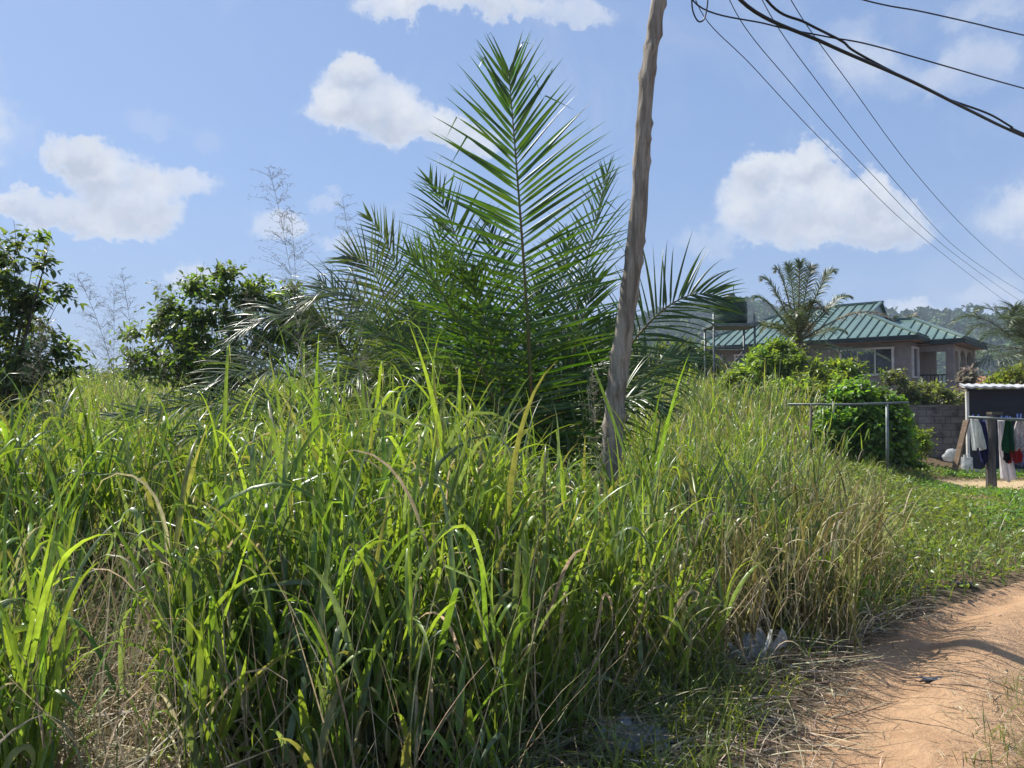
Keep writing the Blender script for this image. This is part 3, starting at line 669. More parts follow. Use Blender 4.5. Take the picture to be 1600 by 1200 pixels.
for i, (tx, ty) in enumerate(ctips):
    dd = 30+((i*37) % 5-2)*.35; mx, my = 1247+(tx-1247)*.5, 530+(ty-530)*.62-6
    cex.append(([(mx, my, dd), (1247+(tx-1247)*.85, 530+(ty-530)*1.0-8, dd), (tx, ty+6, dd)], [(.11, .15, .07), (.13, .15, .085), (.10, .14, .06)][i % 3]))
cex += [([(1300,500,29),(1350,470,28.5),(1395,500,28)], (.24,.21,.13)), ([(1290,560,29),(1340,530,28.5),(1388,562,28)], (.20,.22,.11)), ([(1225,545,29.5),(1200,540,29),(1185,575,29)], (.16,.17,.09)), ([(1262,560,29.6),(1270,560,29.3),(1282,600,29)], (.28,.24,.16))]
coconut(1247, 535, 30, 'coconut palm standing in front of the green roof, its crown above the light green bushes', 2.3, 7, 3, 3, LL=.46, cc=(.12, .15, .07), extra=cex)
coconut(1603, 545, 42, 'coconut palm at the right edge of the picture, before the hazy hill', 4.0, 22, 3, 8, LL=1.0, extra=[([(1580,520,41),(1555,515,41),(1535,530,41)], (.08,.115,.05)), ([(1580,560,38),(1550,555,38),(1520,575,38)], (.11,.14,.06))])
coconut(1400, 540, 50, 'coconut palm mostly hidden behind the roof, only its upright tips showing', 2.9, 9, 3, 12, LL=.7)

# ------------------------------------------------------------ broadleaf trees and bushes
def tree(name, cat, label, base, lobes, nclump, nleaf, leafL, colr, rclump=.4, shell=.75, droop=.3, trunk_r=.12, seed=1, group=None, twigs=True, dark=.0, limbs=14, wratio=.45):
    r = np.random.default_rng(seed); base = Vector(base)
    root = empty(name, base, label, cat, group)
    lobes = [(Vector(c), rad) for c, rad in lobes]
    wts = np.array([rad[0]*rad[2] for _, rad in lobes]); wts = wts/wts.sum()
    cen = []
    for _ in range(nclump):
        i = r.choice(len(lobes), p=wts); c, rad = lobes[i]
        v = r.normal(0, 1, 3); v /= np.linalg.norm(v); v *= r.uniform(0, 1)**(1-shell) if shell < 1 else 1
        cen.append((c.x+v[0]*rad[0], c.y+v[1]*rad[1], c.z+v[2]*rad[2]))
    cen = np.array(cen)
    mb = MB(); top = sum((c for c, _ in lobes), Vector())/len(lobes)
    fork = base.lerp(top, .45); mb.tube([base-Vector((0,0,.1)), base.lerp(fork, .5)+Vector((.04, 0, 0)), fork], [trunk_r, trunk_r*.85, trunk_r*.7], 8)
    for k in r.choice(nclump, min(nclump, limbs), replace=False):
        e = Vector(cen[k]); m_ = fork.lerp(e, .5)+Vector((0, 0, -.06*(e-fork).length)); mb.tube([fork, m_, e], [trunk_r*.34, trunk_r*.17, trunk_r*.05], 5)
    if twigs:
        for k in range(nclump):
            e = Vector(cen[k]); j = int(r.integers(0, nclump)); q = e+(fork-e)*.35; mb.tube([q, e.lerp(q, .4)+Vector((0, 0, .03)), e], [.007, .005, .003], 3, caps=False)
    mb.build('trunk', M['bark'], root, smooth=True)
    nt = 8; per = max(4, int(nleaf*.62)//nt); rc = rclump*r.uniform(.6, 1.35, nclump); NT_ = nclump*nt
    tc0 = np.array([top.x, top.y, top.z-.2*abs(top.z-base.z)]); CC = np.repeat(cen, nt, 0)
    out = CC-tc0; out /= np.maximum(np.linalg.norm(out, axis=1, keepdims=True), 1e-6)
    td = r.normal(0, 1, (NT_, 3)); td /= np.linalg.norm(td, axis=1, keepdims=True); td = td+out*.8+np.array([0, 0, .15]); td /= np.linalg.norm(td, axis=1, keepdims=True)
    tl = np.repeat(rc, nt)*r.uniform(.6, 1.5, NT_)
    st = CC-td*tl[:, None]*.15
    tt = np.tile(np.linspace(.12, 1, per), NT_); N = NT_*per
    sag = np.array([0, 0, -.22])
    P = np.repeat(st, per, 0)+np.repeat(td*tl[:, None], per, 0)*tt[:, None]+sag*(np.repeat(tl, per)*tt**2)[:, None]
    P = P+r.normal(0, .12*leafL, (N, 3)); P[:, 2] = np.maximum(P[:, 2], base.z+.03)
    tdr = np.repeat(td, per, 0); pv_ = r.normal(0, 1, (N, 3)); pv_ -= tdr*np.sum(pv_*tdr, 1, keepdims=True); pv_ /= np.linalg.norm(pv_, axis=1, keepdims=True)
    d = tdr*.6+pv_*.9; d[:, 2] -= droop
    nr = np.stack([r.normal(0, .45, N), r.normal(0, .45, N), np.ones(N)], -1)
    cc = 1.25*np.repeat(np.array(colr)[None, :]*(1+r.uniform(-.3, .3, (nclump, 1)))*(1+r.uniform(-.10, .10, (nclump, 3))), nt*per, 0)*(1+r.uniform(-.3, .3, (N, 1)))
    L = r.uniform(.65, 1.3, N)*leafL
    pl = leaves(P, d, nr, L, L*wratio, cc)
    az_ = np.arctan2(td[:, 1], td[:, 0]); th_a = np.arccos(np.clip(td[:, 2], -1, 1))
    pt_ = blades(st, az_, th_a-.05, np.full(NT_, .3), tl*1.0, np.full(NT_, .05*leafL+.003), np.tile(np.array([[.09, .07, .045]]), (NT_, 1)), seg=3, p=1.2, fold=.8, prof='stem')
    V, F, C = merge([pl, pt_])
    link('crown', npmesh('crown', V, F, C), M['leaf'], root); return root
def lobe(px, py, d, rx, ry, rd=None):  # centre pixel, radii in pixels -> metres
    return (W(px, py, d), (rx*d/FPX, (rd or rx*.9*d/FPX), ry*d/FPX))
tree('broadleaf_tree', 'tree', 'large dark leafy tree cut by the left edge of the picture', gpt(-20, 12.5),
     [lobe(-40,490,12.5,100,90), lobe(25,440,12.3,40,46), lobe(58,478,12.2,32,26), lobe(40,560,12,52,40), lobe(-40,600,12.5,120,60), lobe(22,388,12.3,20,18), lobe(85,545,12,24,12), lobe(95,462,12,16,7), lobe(-120,400,13,110,70), lobe(72,420,12,12,7), lobe(98,580,12,14,8), lobe(60,375,12.3,9,7)],
     250, 62, .14, (.085, .125, .045), .34, .6, .55, .17, 5, limbs=20, wratio=.42)
MB_ = None
tree('broadleaf_tree', 'tree', 'mid green broad tree behind the silvery palm fronds, left of the palms', gpt(340, 17),
     [lobe(335,515,17,70,38), lobe(325,462,17,34,20), lobe(255,505,16.8,28,18), lobe(385,465,17.2,34,24), lobe(450,480,17.2,40,30), lobe(455,530,17.2,60,40), lobe(240,467,16.8,18,4), lobe(300,560,16.5,90,36), lobe(222,530,16.6,16,12), lobe(350,436,17,20,6), lobe(275,480,17,14,10)],
     230, 70, .15, (.090, .145, .040), .42, .6, .4, .2, 6, limbs=18)
tree('leafy_bush', 'bush', 'light green leafy bush in front of the house, below the coconut palm', gpt(1235, 25),
     [lobe(1215,566,25,46,22), lobe(1290,590,24.6,44,20), lobe(1213,548,25,24,12), lobe(1165,594,24.6,34,16), lobe(1260,612,24,80,22), lobe(1318,578,24.4,26,14)],
     260, 70, .17, (.14, .21, .045), .45, .7, .3, .1, 7, limbs=10)
tree('vine_bush', 'bush', 'rounded bright green bush smothered in vines behind the right pipe post', gpt(1360, 17),
     [lobe(1335,622,17,30,18), lobe(1362,680,16.8,46,48), lobe(1310,655,16.8,30,18), lobe(1392,650,17,22,26), lobe(1378,625,17,20,10), lobe(1300,690,16.6,26,40), lobe(1412,700,17,14,28), lobe(1350,604,17.2,12,6)],
     300, 80, .10, (.095, .18, .032), .26, .85, .7, .08, 8, limbs=8, wratio=.75)
tree('leafy_shrub', 'bush', 'loose greyish green shrub rising over the grey block wall', gpt(1440, 24.2),
     [lobe(1402,596,24,20,18), lobe(1450,622,24,36,22), lobe(1475,645,23.6,22,18), lobe(1420,645,24,36,26)],
     120, 55, .15, (.11, .14, .065), .34, .75, .3, .07, 9, limbs=8)
tree('leafy_shrub', 'bush', 'small yellowish shrub at the foot of the block wall beside the vine bush', gpt(1425, 19),
     [lobe(1430,690,19,22,18), lobe(1415,720,18.6,24,18)], 60, 60, .10, (.14, .20, .03), .22, .7, .3, .04, 10, limbs=5)
tree('feathery_tree', 'tree', 'yellow-green feathery tree above the laundry shed at the right edge', gpt(1585, 27),
     [lobe(1590,592,27,26,9), lobe(1563,598,27,15,5), lobe(1620,585,27,30,14)], 110, 70, .13, (.12, .155, .035), .34, .7, .2, .1, 11, limbs=8)
tree('grey_shrub', 'bush', 'dusty pale-leaved shrub between the porch and the laundry shed', gpt(1510, 25.5),
     [lobe(1512,592,25.5,12,14), lobe(1503,622,25,12,14)], 30, 45, .16, (.22, .20, .17), .28, .7, .3, .04, 12, limbs=5)
# foliage closing the far side of the clearing
for i, (px, d, rx, ry, py, lb) in enumerate([(90,40,40,14,600,'low green bush far off in the gap right of the left tree'),(180,46,50,14,598,'low far bush in the gap before the middle tree'),
        (620,24,60,50,540,'dark bush hidden behind the left oil palm'),(980,30,70,30,560,'dark green bush behind the leaning pole'),(1060,34,50,24,560,'dark bush left of the house behind the right palm frond')]):
    tree('distant_bush', 'bush', lb, gpt(px, d), [lobe(px, py, d, rx, ry), lobe(px+rx*.5, py+ry*.6, d*.98, rx*.7, ry*.8), lobe(px-rx*.5, py+ry*.8, d*.98, rx*.7, ry)], 90, 60, .26*d/34, (.060, .095, .035), .02*d, .7, .3, .1, 20+i, limbs=6)
# forest on the hills: one mass
n = 5200; fa = U(-.75, .95, n); fr = U(360, 760, n)**1.0; hh = hill_h(fa, fr); sz = U(3.0, 7.5, n)*(1+.6*(rng.random(n) < .06))
fc = np.stack([fr*np.sin(fa), fr*np.cos(fa), hh+sz*.35-1], -1); K = 34
v = rng.normal(0, 1, (n*K, 3)); v /= np.linalg.norm(v, axis=1, keepdims=True); v[:, 2] = np.abs(v[:, 2])*.9
P = np.repeat(fc, K, 0)+v*np.repeat(sz, K)[:, None]*np.array([.62, .62, .66]); LL = np.repeat(sz, K)*U(.30, .55, n*K)
V, F, C = leaves(P-v*0, v+rng.normal(0, .8, (n*K, 3)), v, LL, LL*.8, np.repeat(jcol((.065, .12, .035), n, .4), K, 0)*(1+rng.uniform(-.2, .2, (n*K, 1))))
tag(link('forest', npmesh('forest', V, F, C), M['forest']), 'hazy green woodland covering the distant hillside', 'forest', kind='stuff')

# ------------------------------------------------------------ leaning wooden pole
M['pole'] = surf('weathered_wood', (.46, .40, .32), (.18, .15, .115), 3.2, .85, .02, 12, stretch=(5, 5, .5))
pb0 = Vector((POLE_X, POLE_Y, Hf(POLE_X, POLE_Y)-.1)); pt = W(1029, 10, 7.1); dirp = (pt-pb0)
ptop = pb0+dirp*1.33
n = 150; ns = 20; V = []; Fp = []
kn = [(random.uniform(.1, 1), random.uniform(0, 6.28), random.uniform(.012, .032)) for _ in range(80)]
for i in range(n):
    t = i/(n-1); c = pb0.lerp(ptop, t); c += Vector((.022*math.sin(t*5.1+.3)+.018*math.sin(t*17), .03*math.sin(t*6+1), 0))
    rad = .102*(1-t)+.048*t
    for k in range(ns):
        a = 2*math.pi*k/ns; rr_ = rad*(1+.05*math.sin(a*3+t*9)+.035*math.sin(a*5-t*31)+.03*math.sin(t*70+a*2))
        for kt, ka, kh in kn:
            dt = (t-kt)*7/.045; da = ((a-ka+math.pi) % (2*math.pi)-math.pi)/.36
            q = dt*dt+da*da
            if q < 6: rr_ += kh*math.exp(-q)
        V.append((c.x+rr_*math.cos(a), c.y+rr_*math.sin(a), c.z))
for i in range(n-1):
    for k in range(ns): Fp.append((i*ns+k, i*ns+(k+1) % ns, (i+1)*ns+(k+1) % ns, (i+1)*ns+k))
pole = empty('utility_pole', pb0, 'knotty unsawn wooden utility pole leaning right beside the tall palm frond', 'utility pole')
m = MB(); m.v = V; m.f = Fp+[tuple((n-1)*ns+k for k in range(ns))]; m.build('shaft', M['pole'], pole, smooth=True)
ax = ptop+Vector((0, 0, -.35))
MB().bar(ax+Vector((-.55, -.5, 0)), ax+Vector((.75, .45, 0)), .09).build('crossarm', M['pole'], pole)
# ------------------------------------------------------------ wires
def wire(pts, rad, label, name, mat, group, cat='wire', n=60):
    P = pts; out = []
    # Catmull-Rom through the points
    Q = [Vector(p) for p in P]; Q = [Q[0]*2-Q[1]]+Q+[Q[-1]*2-Q[-2]]
    for i in range(1, len(Q)-2):
        for j in range(n//(len(Q)-3)):
            t = j/(n//(len(Q)-3)); a, b, c, d = Q[i-1:i+3]
            out.append(.5*((2*b)+(c-a)*t+(2*a-5*b+4*c-d)*t*t+(3*b-3*c+d-a)*t**3))
    out.append(Q[-2])
    o = MB().tube(out, rad, 6).build(name, M[mat], smooth=True); return tag(o, label, cat, group)
def hz(px, py, z):   # point at height z seen at a pixel
    d = W(px, py, 1)-Vector((0, 0, CAMZ)); t = (z-CAMZ)/d.z; return Vector((0, 0, CAMZ))+d*t
E = ax
WG = 'thin bare wires running off to the right'
for lb, dx, p in [('lowest of the four thin bare wires running down to the right', .0, [(1087,0),(1180,108),(1310,245),(1450,378),(1600,492)]),
                  ('second lowest of the four thin bare wires', .15, [(1140,0),(1240,135),(1360,270),(1480,388),(1600,474)]),
                  ('second highest of the four thin bare wires', .3, [(1191,0),(1290,145),(1400,285),(1500,392),(1600,458)]),
                  ('highest of the four thin bare wires running down to the right', .45, [(1236,0),(1330,135),(1430,270),(1520,368),(1600,437)])]:
    zs = [6.9, 6.75, 6.6, 6.65, 6.9]
    q = [hz(a[0], a[1], z) for a, z in zip(p, zs)]
    wire([E+Vector((.1+dx, dx*.6, .05))]+q+[q[-1]+(q[-1]-q[-2])*.9+Vector((0, 0, .35))], .006+.0045*0, lb, 'power_wire', 'wire', WG)
CG = 'thick black cables crossing the upper right sky'
q = [hz(*a) for a in [(1157,0,5.9),(1290,68,5.8),(1420,125,5.75),(1510,170,5.75),(1600,213,5.8),(1760,280,6.0)]]
wire([ax+Vector((0,-.3,-.6))]+q, .020, 'thickest black cable of the twisted pair, sagging to the right edge', 'power_cable', 'cable', CG, 'cable')
q = [hz(*a) for a in [(1198,0,6.0),(1260,36,5.9),(1315,64,5.85),(1335,80,5.85),(1398,114,5.8),(1470,150,5.8),(1490,158,5.85),(1545,178,5.85),(1580,198,5.8),(1600,209,5.8),(1760,277,6.0)]]
wire([ax+Vector((.1,-.3,-.5))]+q, .014, 'thinner black cable wound round the thickest cable', 'power_cable', 'cable', CG, 'cable', n=120)
q = [hz(*a) for a in [(1083,1,6.0),(1200,38,5.9),(1290,57,5.85),(1360,70,5.85),(1480,104,5.9),(1600,138,6.0),(1800,190,6.3)]]
wire([ax+Vector((0,-.35,-.7))]+q, .0085, 'single black cable crossing above the twisted cable towards the right edge', 'power_cable', 'cable', CG, 'cable', n=80)
q = [hz(*a) for a in [(1350,0,6.2),(1440,18,6.15),(1520,36,6.2),(1600,55,6.3),(1800,98,6.5)]]
wire([hz(1150,-60,6.3)]+q, .0085, 'topmost black cable in the upper right corner of the picture', 'power_cable', 'cable', CG, 'cable')
lpz = [(1085,-30),(1081,-8),(1082,14),(1087,28),(1093,34),(1100,30),(1104,16),(1106,-4),(1104,-30)]
wire([W(a, b, 8.0) for a, b in lpz], .008, 'small black loop of cable hanging beside the pole at the top', 'cable_loop', 'cable', None, 'cable')

# ------------------------------------------------------------ house with the green roof
SC = 1.35
u = Vector((.76, -.65, 0)).normalized(); v_ = Vector((.65, .76, 0)).normalized()
C1 = Vector((14.0*SC, 26.6*SC, 0)); EZ = CAMZ+2.6*SC
def hp(a, b, z): return C1+u*(a*SC)+v_*(b*SC)+Vector((0, 0, z))
M['roof'] = surf('green_roof_sheet', (.13, .20, .175), (.10, .165, .145), 1.2, .32, spec=.6)
M['roofrib'] = surf('roof_seam', (.04, .085, .07), (.03, .07, .055), 2, .5)
M['fascia'] = surf('dark_fascia', (.03, .045, .04), (.02, .03, .028), 3, .6)
M['plaster'] = surf('plaster', (.27, .25, .23), (.21, .19, .175), 2.5, .85)
M['cream'] = surf('cream_plaster', (.46, .43, .36), (.38, .35, .29), 2.5, .85)
M['white'] = surf('white_trim', (.68, .67, .62), (.55, .54, .50), 3, .6)
M['glass'] = surf('dark_glass', (.02, .025, .028), (.012, .015, .018), 2, .12, spec=.8)
M['soffit'] = surf('soffit_board', (.42, .34, .29), (.34, .27, .23), 3, .8)
M['iron'] = surf('black_iron', (.015, .015, .017), (.02, .02, .02), 3, .5)
house = empty('house', hp(-4.5, 3.5, Hf(hp(-4.5,3.5,0).x, hp(-4.5,3.5,0).y)), 'bungalow with a green metal hip roof and arched porch behind the bushes', 'house')
SL = .47*SC
def rz(b): return EZ+b*SL
# main Dutch-gable roof
roof = MB()
A_ = lambda a, b, z: hp(a, b, z)
cr = 2.2; zr = rz(3.5); 
planes = [[hp(-9,0,EZ), hp(0,0,EZ), hp(-cr,cr,rz(cr)), hp(-2.1,3.5,zr), hp(-5.5,3.5,zr)],
          [hp(0,7,EZ), hp(-9,7,EZ), hp(-5.5,3.5,zr), hp(-2.1,3.5,zr), hp(-cr,7-cr,rz(cr))],
          [hp(0,0,EZ), hp(0,7,EZ), hp(-cr,7-cr,rz(cr)), hp(-cr,cr,rz(cr))],
          [hp(-9,7,EZ), hp(-9,0,EZ), hp(-5.5,3.5,zr)],
          [hp(-cr,cr,rz(cr)), hp(-cr,7-cr,rz(cr)), hp(-2.15,3.5,zr-.01)]]
for q in planes: roof.slab(q, .06)
# porch wing roof
p0, p1, ax_ = 1.6, 5.9, 1.12; pr = (p1-p0)/2; pzr = EZ+pr*SL-.10
plp = [[hp(-1.6,p0,EZ-.1), hp(ax_,p0,EZ-.1), hp(ax_-pr,p0+pr,pzr), hp(-2.0,p0+pr,pzr)],
       [hp(ax_,p1,EZ-.1), hp(-1.6,p1,EZ-.1), hp(-2.0,p0+pr,pzr), hp(ax_-pr,p0+pr,pzr)],
       [hp(ax_,p0,EZ-.1), hp(ax_,p1,EZ-.1), hp(ax_-pr,p0+pr,pzr)]]
for q in plp: roof.slab(q, .06)
ro = roof.build('roof', M['roof'], house)
# standing seams, ridge caps
rib = MB()
def seam(a, b0, b1, zoff=0):   # seam running up the front plane at local u=a
    rib.bar(hp(a, b0, rz(b0)+.03+zoff), hp(a, b1, rz(b1)+.03+zoff), .05, .05)
k = -8.8
while k < -.1:
    top = min(3.5, k+9, -k if k > -cr else 3.5)
    seam(k, 0.0, top); k += .34
rib.build('roof_seam', M['roofrib'], house); rib = MB()
k = .2
while k < 7:   # right hip
    top = min(cr, k, 7-k); rib.bar(hp(0, k, EZ+.03), hp(-top, k, rz(top)+.03), .05, .05); k += .34
rib.build('roof_seam', M['roofrib'], house); rib = MB()
k = -.9
while k < ax_-.05:
    top = min(pr, ax_-k); rib.bar(hp(k, p0, EZ-.07), hp(k, p0+top, EZ-.07+top*SL), .05, .05); k += .34
rib.build('roof_seam', M['roofrib'], house); rib = MB()
rib.bar(hp(ax_-.03, p0+.1, EZ-.05), hp(ax_-.03, p1-.1, EZ-.05), .04)
k = p0+.2
while k < p1:
    top = min(k-p0, p1-k); rib.bar(hp(ax_, k, EZ-.07), hp(ax_-top, k, EZ-.07+top*SL), .05, .05); k += .34
rib.build('roof_seam', M['roofrib'], house)
cap = MB()
for a, b in [(hp(0,0,EZ+.05), hp(-cr,cr,rz(cr)+.05)), (hp(-5.5,3.5,zr+.05), hp(-2.0,3.5,zr+.05)), (hp(-9,0,EZ+.05), hp(-5.5,3.5,zr+.05)), (hp(-cr,cr,rz(cr)+.05), hp(-2.1,3.5,zr+.05)), (hp(-cr,7-cr,rz(cr)+.05), hp(-2.1,3.5,zr+.05)),
             (hp(ax_,p0,EZ-.05), hp(ax_-pr,p0+pr,pzr+.05)), (hp(ax_-pr,p0+pr,pzr+.05), hp(-2,p0+pr,pzr+.05)), (hp(ax_,p1,EZ-.05), hp(ax_-pr,p0+pr,pzr+.05))]:
    cap.bar(a, b, .16, .10)
cap.build('ridge_cap', M['roof'], house)
fa_ = MB()
for a, b in [(hp(-9,0,EZ-.14), hp(0,0,EZ-.14)), (hp(0,0,EZ-.141), hp(0,p0,EZ-.141)), (hp(0,p0,EZ-.24), hp(ax_,p0,EZ-.24)), (hp(ax_,p0,EZ-.241), hp(ax_,p1,EZ-.241)), (hp(-9,0,EZ-.142), hp(-9,7,EZ-.142))]:
    fa_.bar(a, b, .05, .20) if abs((b-a).normalized().z) > .5 else fa_.box((a+b)/2, ((b-a).length, .06, .20), rz=math.atan2((b-a).y, (b-a).x))
fa_.build('fascia', M['fascia'], house)
so_ = MB()
so_.slab([hp(-9,0,EZ-.22), hp(-9,.62,EZ-.22), hp(0,.62,EZ-.22), hp(0,0,EZ-.22)], .03); so_.slab([hp(-.6,.62,EZ-.223), hp(-.6,p0,EZ-.223), hp(0,p0,EZ-.223), hp(0,.62,EZ-.223)], .03)
so_.slab([hp(-.6,p0,EZ-.33), hp(-.6,p1,EZ-.33), hp(ax_,p1,EZ-.33), hp(ax_,p0,EZ-.33)], .03); so_.build('soffit', M['soffit'], house)
# walls as panels with real openings
HA = math.atan2(u.y, u.x)
def wallseg(mb, a0, a1, b0, b1, z0, z1):
    c = hp((a0+a1)/2, (b0+b1)/2, (z0+z1)/2); mb.box(c, (abs(a1-a0)*SC, abs(b1-b0)*SC, z1-z0), rz=HA)
ZB = 1.0; ZW0 = CAMZ+1.27*SC; ZW1 = CAMZ+2.22*SC; T = .12
ZT = EZ-.25
wl_ = MB()
# front wall at b=.6..., openings: a -2.6..-.95 ; -6.5..-5.3 ; -8.4..-7.6
ops = [(-8.3,-7.5),(-6.9,-6.1),(-5.3,-4.2),(-2.75,-.95)]
prev = -8.6
for a0, a1 in ops:
    wallseg(wl_, prev, a0, .6, .6+T, ZB, ZT); wallseg(wl_, a0, a1, .6, .6+T, ZB, ZW0); wallseg(wl_, a0, a1, .6, .6+T, ZW1, ZT); prev = a1
wallseg(wl_, prev, -.4, .6, .6+T, ZB, ZT)
# right side wall of the front room with its window, back walls
wallseg(wl_, -.4-T, -.4, .6+T, .80, ZB, ZT); wallseg(wl_, -.4-T, -.4, .80, 1.55, ZB, ZW0-.15); wallseg(wl_, -.4-T, -.4, .80, 1.55, ZW1, ZT); wallseg(wl_, -.4-T, -.4, 1.55, 2.0, ZB, ZT)
wallseg(wl_, -.9, -.9+T, 2.0, 6.5, ZB, ZT); wallseg(wl_, -8.6, -8.6+T, .6+T, 6.5, ZB, ZT); wallseg(wl_, -8.6+T, -.9, 6.4, 6.5, ZB, ZT)
wallseg(wl_, -8.6+T, -.4-T, 2.0, 2.0+T, ZB, ZT) if False else None
wl_.build('wall', M['plaster'], house)
ZF = CAMZ+.55*SC
def window(a0, a1, b, z0, z1, axis='u', bars=1, nm='window'):
    fr = MB(); g = MB(); t = .09/SC
    if axis == 'u':
        P = lambda s, z: hp(s, b-.04, z)
    else:
        P = lambda s, z: hp(b+.04, s, z)
    dirv = (P(a1, z0)-P(a0, z0)).normalized(); ang = math.atan2(dirv.y, dirv.x)
    L = (P(a1, z0)-P(a0, z0)).length
    for z in (z0, z1): fr.box((P(a0, z)+P(a1, z))/2, (L+.16, .10, .10), rz=ang)
    for s in (a0, a1): fr.box((P(s, z0)+P(s, z1))/2, (.10, .104, z1-z0-.1), rz=ang)
    for i in range(1, bars+1):
        s = a0+(a1-a0)*i/(bars+1); fr.box((P(s, z0)+P(s, z1))/2, (.05, .06, z1-z0-.1), rz=ang)
    f = fr.build('window', M['white'], house)
    q = (P(a0, z0)+P(a1, z1))/2+(v_ if axis == 'u' else -u)*.05
    g.box(q, (L-.1, .02, z1-z0-.1), rz=ang).build('pane', M['glass'], f)
for a0, a1 in ops: window(a0, a1, .6, ZW0, ZW1, bars=2 if a1-a0 > 1.5 else 1)
window(.80, 1.55, -.4, ZW0-.15, ZW1, axis='v', bars=0)
# porch: floor, columns, arches, railing, back wall trim
pf = MB(); wallseg(pf, -.9+T, 1.0, p0+.15, p1-.15, ZB-.4, ZF); pf.build('porch_floor', M['plaster'], house)
for a, b, w_, mt in [(.62, p0+.28, .26, 'plaster'), (.62, p1-.3, .26, 'cream')]:
    cmb = MB(); wallseg(cmb, a-w_/2, a+w_/2, b-w_/2, b+w_/2, ZF, ZT-.1); cmb.build('column', M[mt], house)
bm_ = MB(); wallseg(bm_, -.9+T, .49, p0+.18, p0+.38, ZT-.42, ZT-.12); bm_.build('beam', M['plaster'], house)
# arched screen on the outer side
ar = MB(); bs = [p0+.42, p0+1.25, p0+1.45, p0+2.5, p0+2.7, p1-.44]
zc = ZT-.75
def archwall(b0, b1):
    r_ = (b1-b0)/2; mid = (b0+b1)/2; N_ = 12
    for i in range(N_):
        t0 = math.pi*i/N_; t1 = math.pi*(i+1)/N_
        x0, x1 = mid-r_*math.cos(t0), mid-r_*math.cos(t1); z0_, z1_ = zc+r_*.9*math.sin(t0), zc+r_*.9*math.sin(t1)
        q = [hp(.70, x0, z0_), hp(.70, x1, z1_), hp(.70, x1, ZT-.12), hp(.70, x0, ZT-.12)]; ar.slab(q, .16*SC, nrm=u)
for i in range(0, 6, 2): archwall(bs[i], bs[i+1])
for i in (1, 3): wallseg(ar, .54, .70, bs[i], bs[i+1], ZF, ZT-.12)
ar.build('arched_screen', M['cream'], house)
dr_ = MB(); wallseg(dr_, -.9+T, -.9+T+.03, 2.5, 3.1, ZF, ZF+2.0); dr_.build('door', M['glass'], house)
fr_ = MB(); wallseg(fr_, -.9+T+.002, -.9+T+.05, 2.42, 2.5, ZF, ZF+2.1); wallseg(fr_, -.9+T+.002, -.9+T+.05, 3.1, 3.18, ZF, ZF+2.1); wallseg(fr_, -.9+T+.002, -.9+T+.05, 2.5, 3.1, ZF+2.0, ZF+2.1); fr_.build('door_frame', M['white'], house)
rl = MB(); zt = ZF+.95
rl.bar(hp(-.9+T, p0+.28, zt), hp(.49, p0+.28, zt), .06); rl.bar(hp(-.9+T, p0+.28, ZF+.15), hp(.49, p0+.28, ZF+.15), .05)
for i in range(11): a = -.78+i*.125; rl.bar(hp(a, p0+.28, ZF+.15), hp(a, p0+.28, zt), .03)
rl.build('railing', M['iron'], house)

# ------------------------------------------------------------ water tank on its stand
M['tank'] = surf('dark_green_tank', (.03, .055, .035), (.02, .04, .025), 2, .5)
tc_ = W(1141, 480, 31); tb = gpt(1141, 31)
tk = empty('water_tower', tb, 'dark water tank on a pipe stand left of the coconut palm', 'water tank')
pr_ = [(0.0, .0), (.62, .0), (.66, .08), (.66, .30), (.63, .34), (.66, .38), (.66, .78), (.62, .84), (.35, 1.0), (.2, 1.06), (.18, 1.14), (0, 1.14)]
m = MB(); N_ = 24; zb = W(1141, 506, 31).z
for r_, z in pr_:
    m.v += [(tc_.x+max(r_, .001)*math.cos(2*math.pi*k/N_), tc_.y+max(r_, .001)*math.sin(2*math.pi*k/N_), zb+z*1.05) for k in range(N_)]
for i in range(len(pr_)-1): m.f += [(i*N_+k, i*N_+(k+1) % N_, (i+1)*N_+(k+1) % N_, (i+1)*N_+k) for k in range(N_)]
m.build('tank', M['tank'], tk, smooth=True)
fr = MB(); dk = MB()
x0, x1 = tc_.x-.85, tc_.x+.75; y0, y1 = tc_.y-.7, tc_.y+.7
dk.box((tc_.x-.05, tc_.y, zb-.12), (1.8, 1.6, .12)); dk.build('platform', M['steel'], tk)
for x in (x0, x1):
    for y in (y0, y1): MB().tube([(x, y, tb.z-.1), (x, y, zb+.35 if y == y0 else zb-.18)], .045, 8).build('leg', M['steel'], tk, smooth=True)
for y in (y0, y1):
    fr.tube([(x0, y, tb.z+.6), (x1, y, zb-1.0)], .025, 6); fr.tube([(x1, y, tb.z+.6), (x0, y, zb-1.0)], .025, 6); fr.tube([(x0, y, zb-1.0), (x1, y, zb-1.0)], .03, 6)
fr.build('brace', M['steel'], tk)

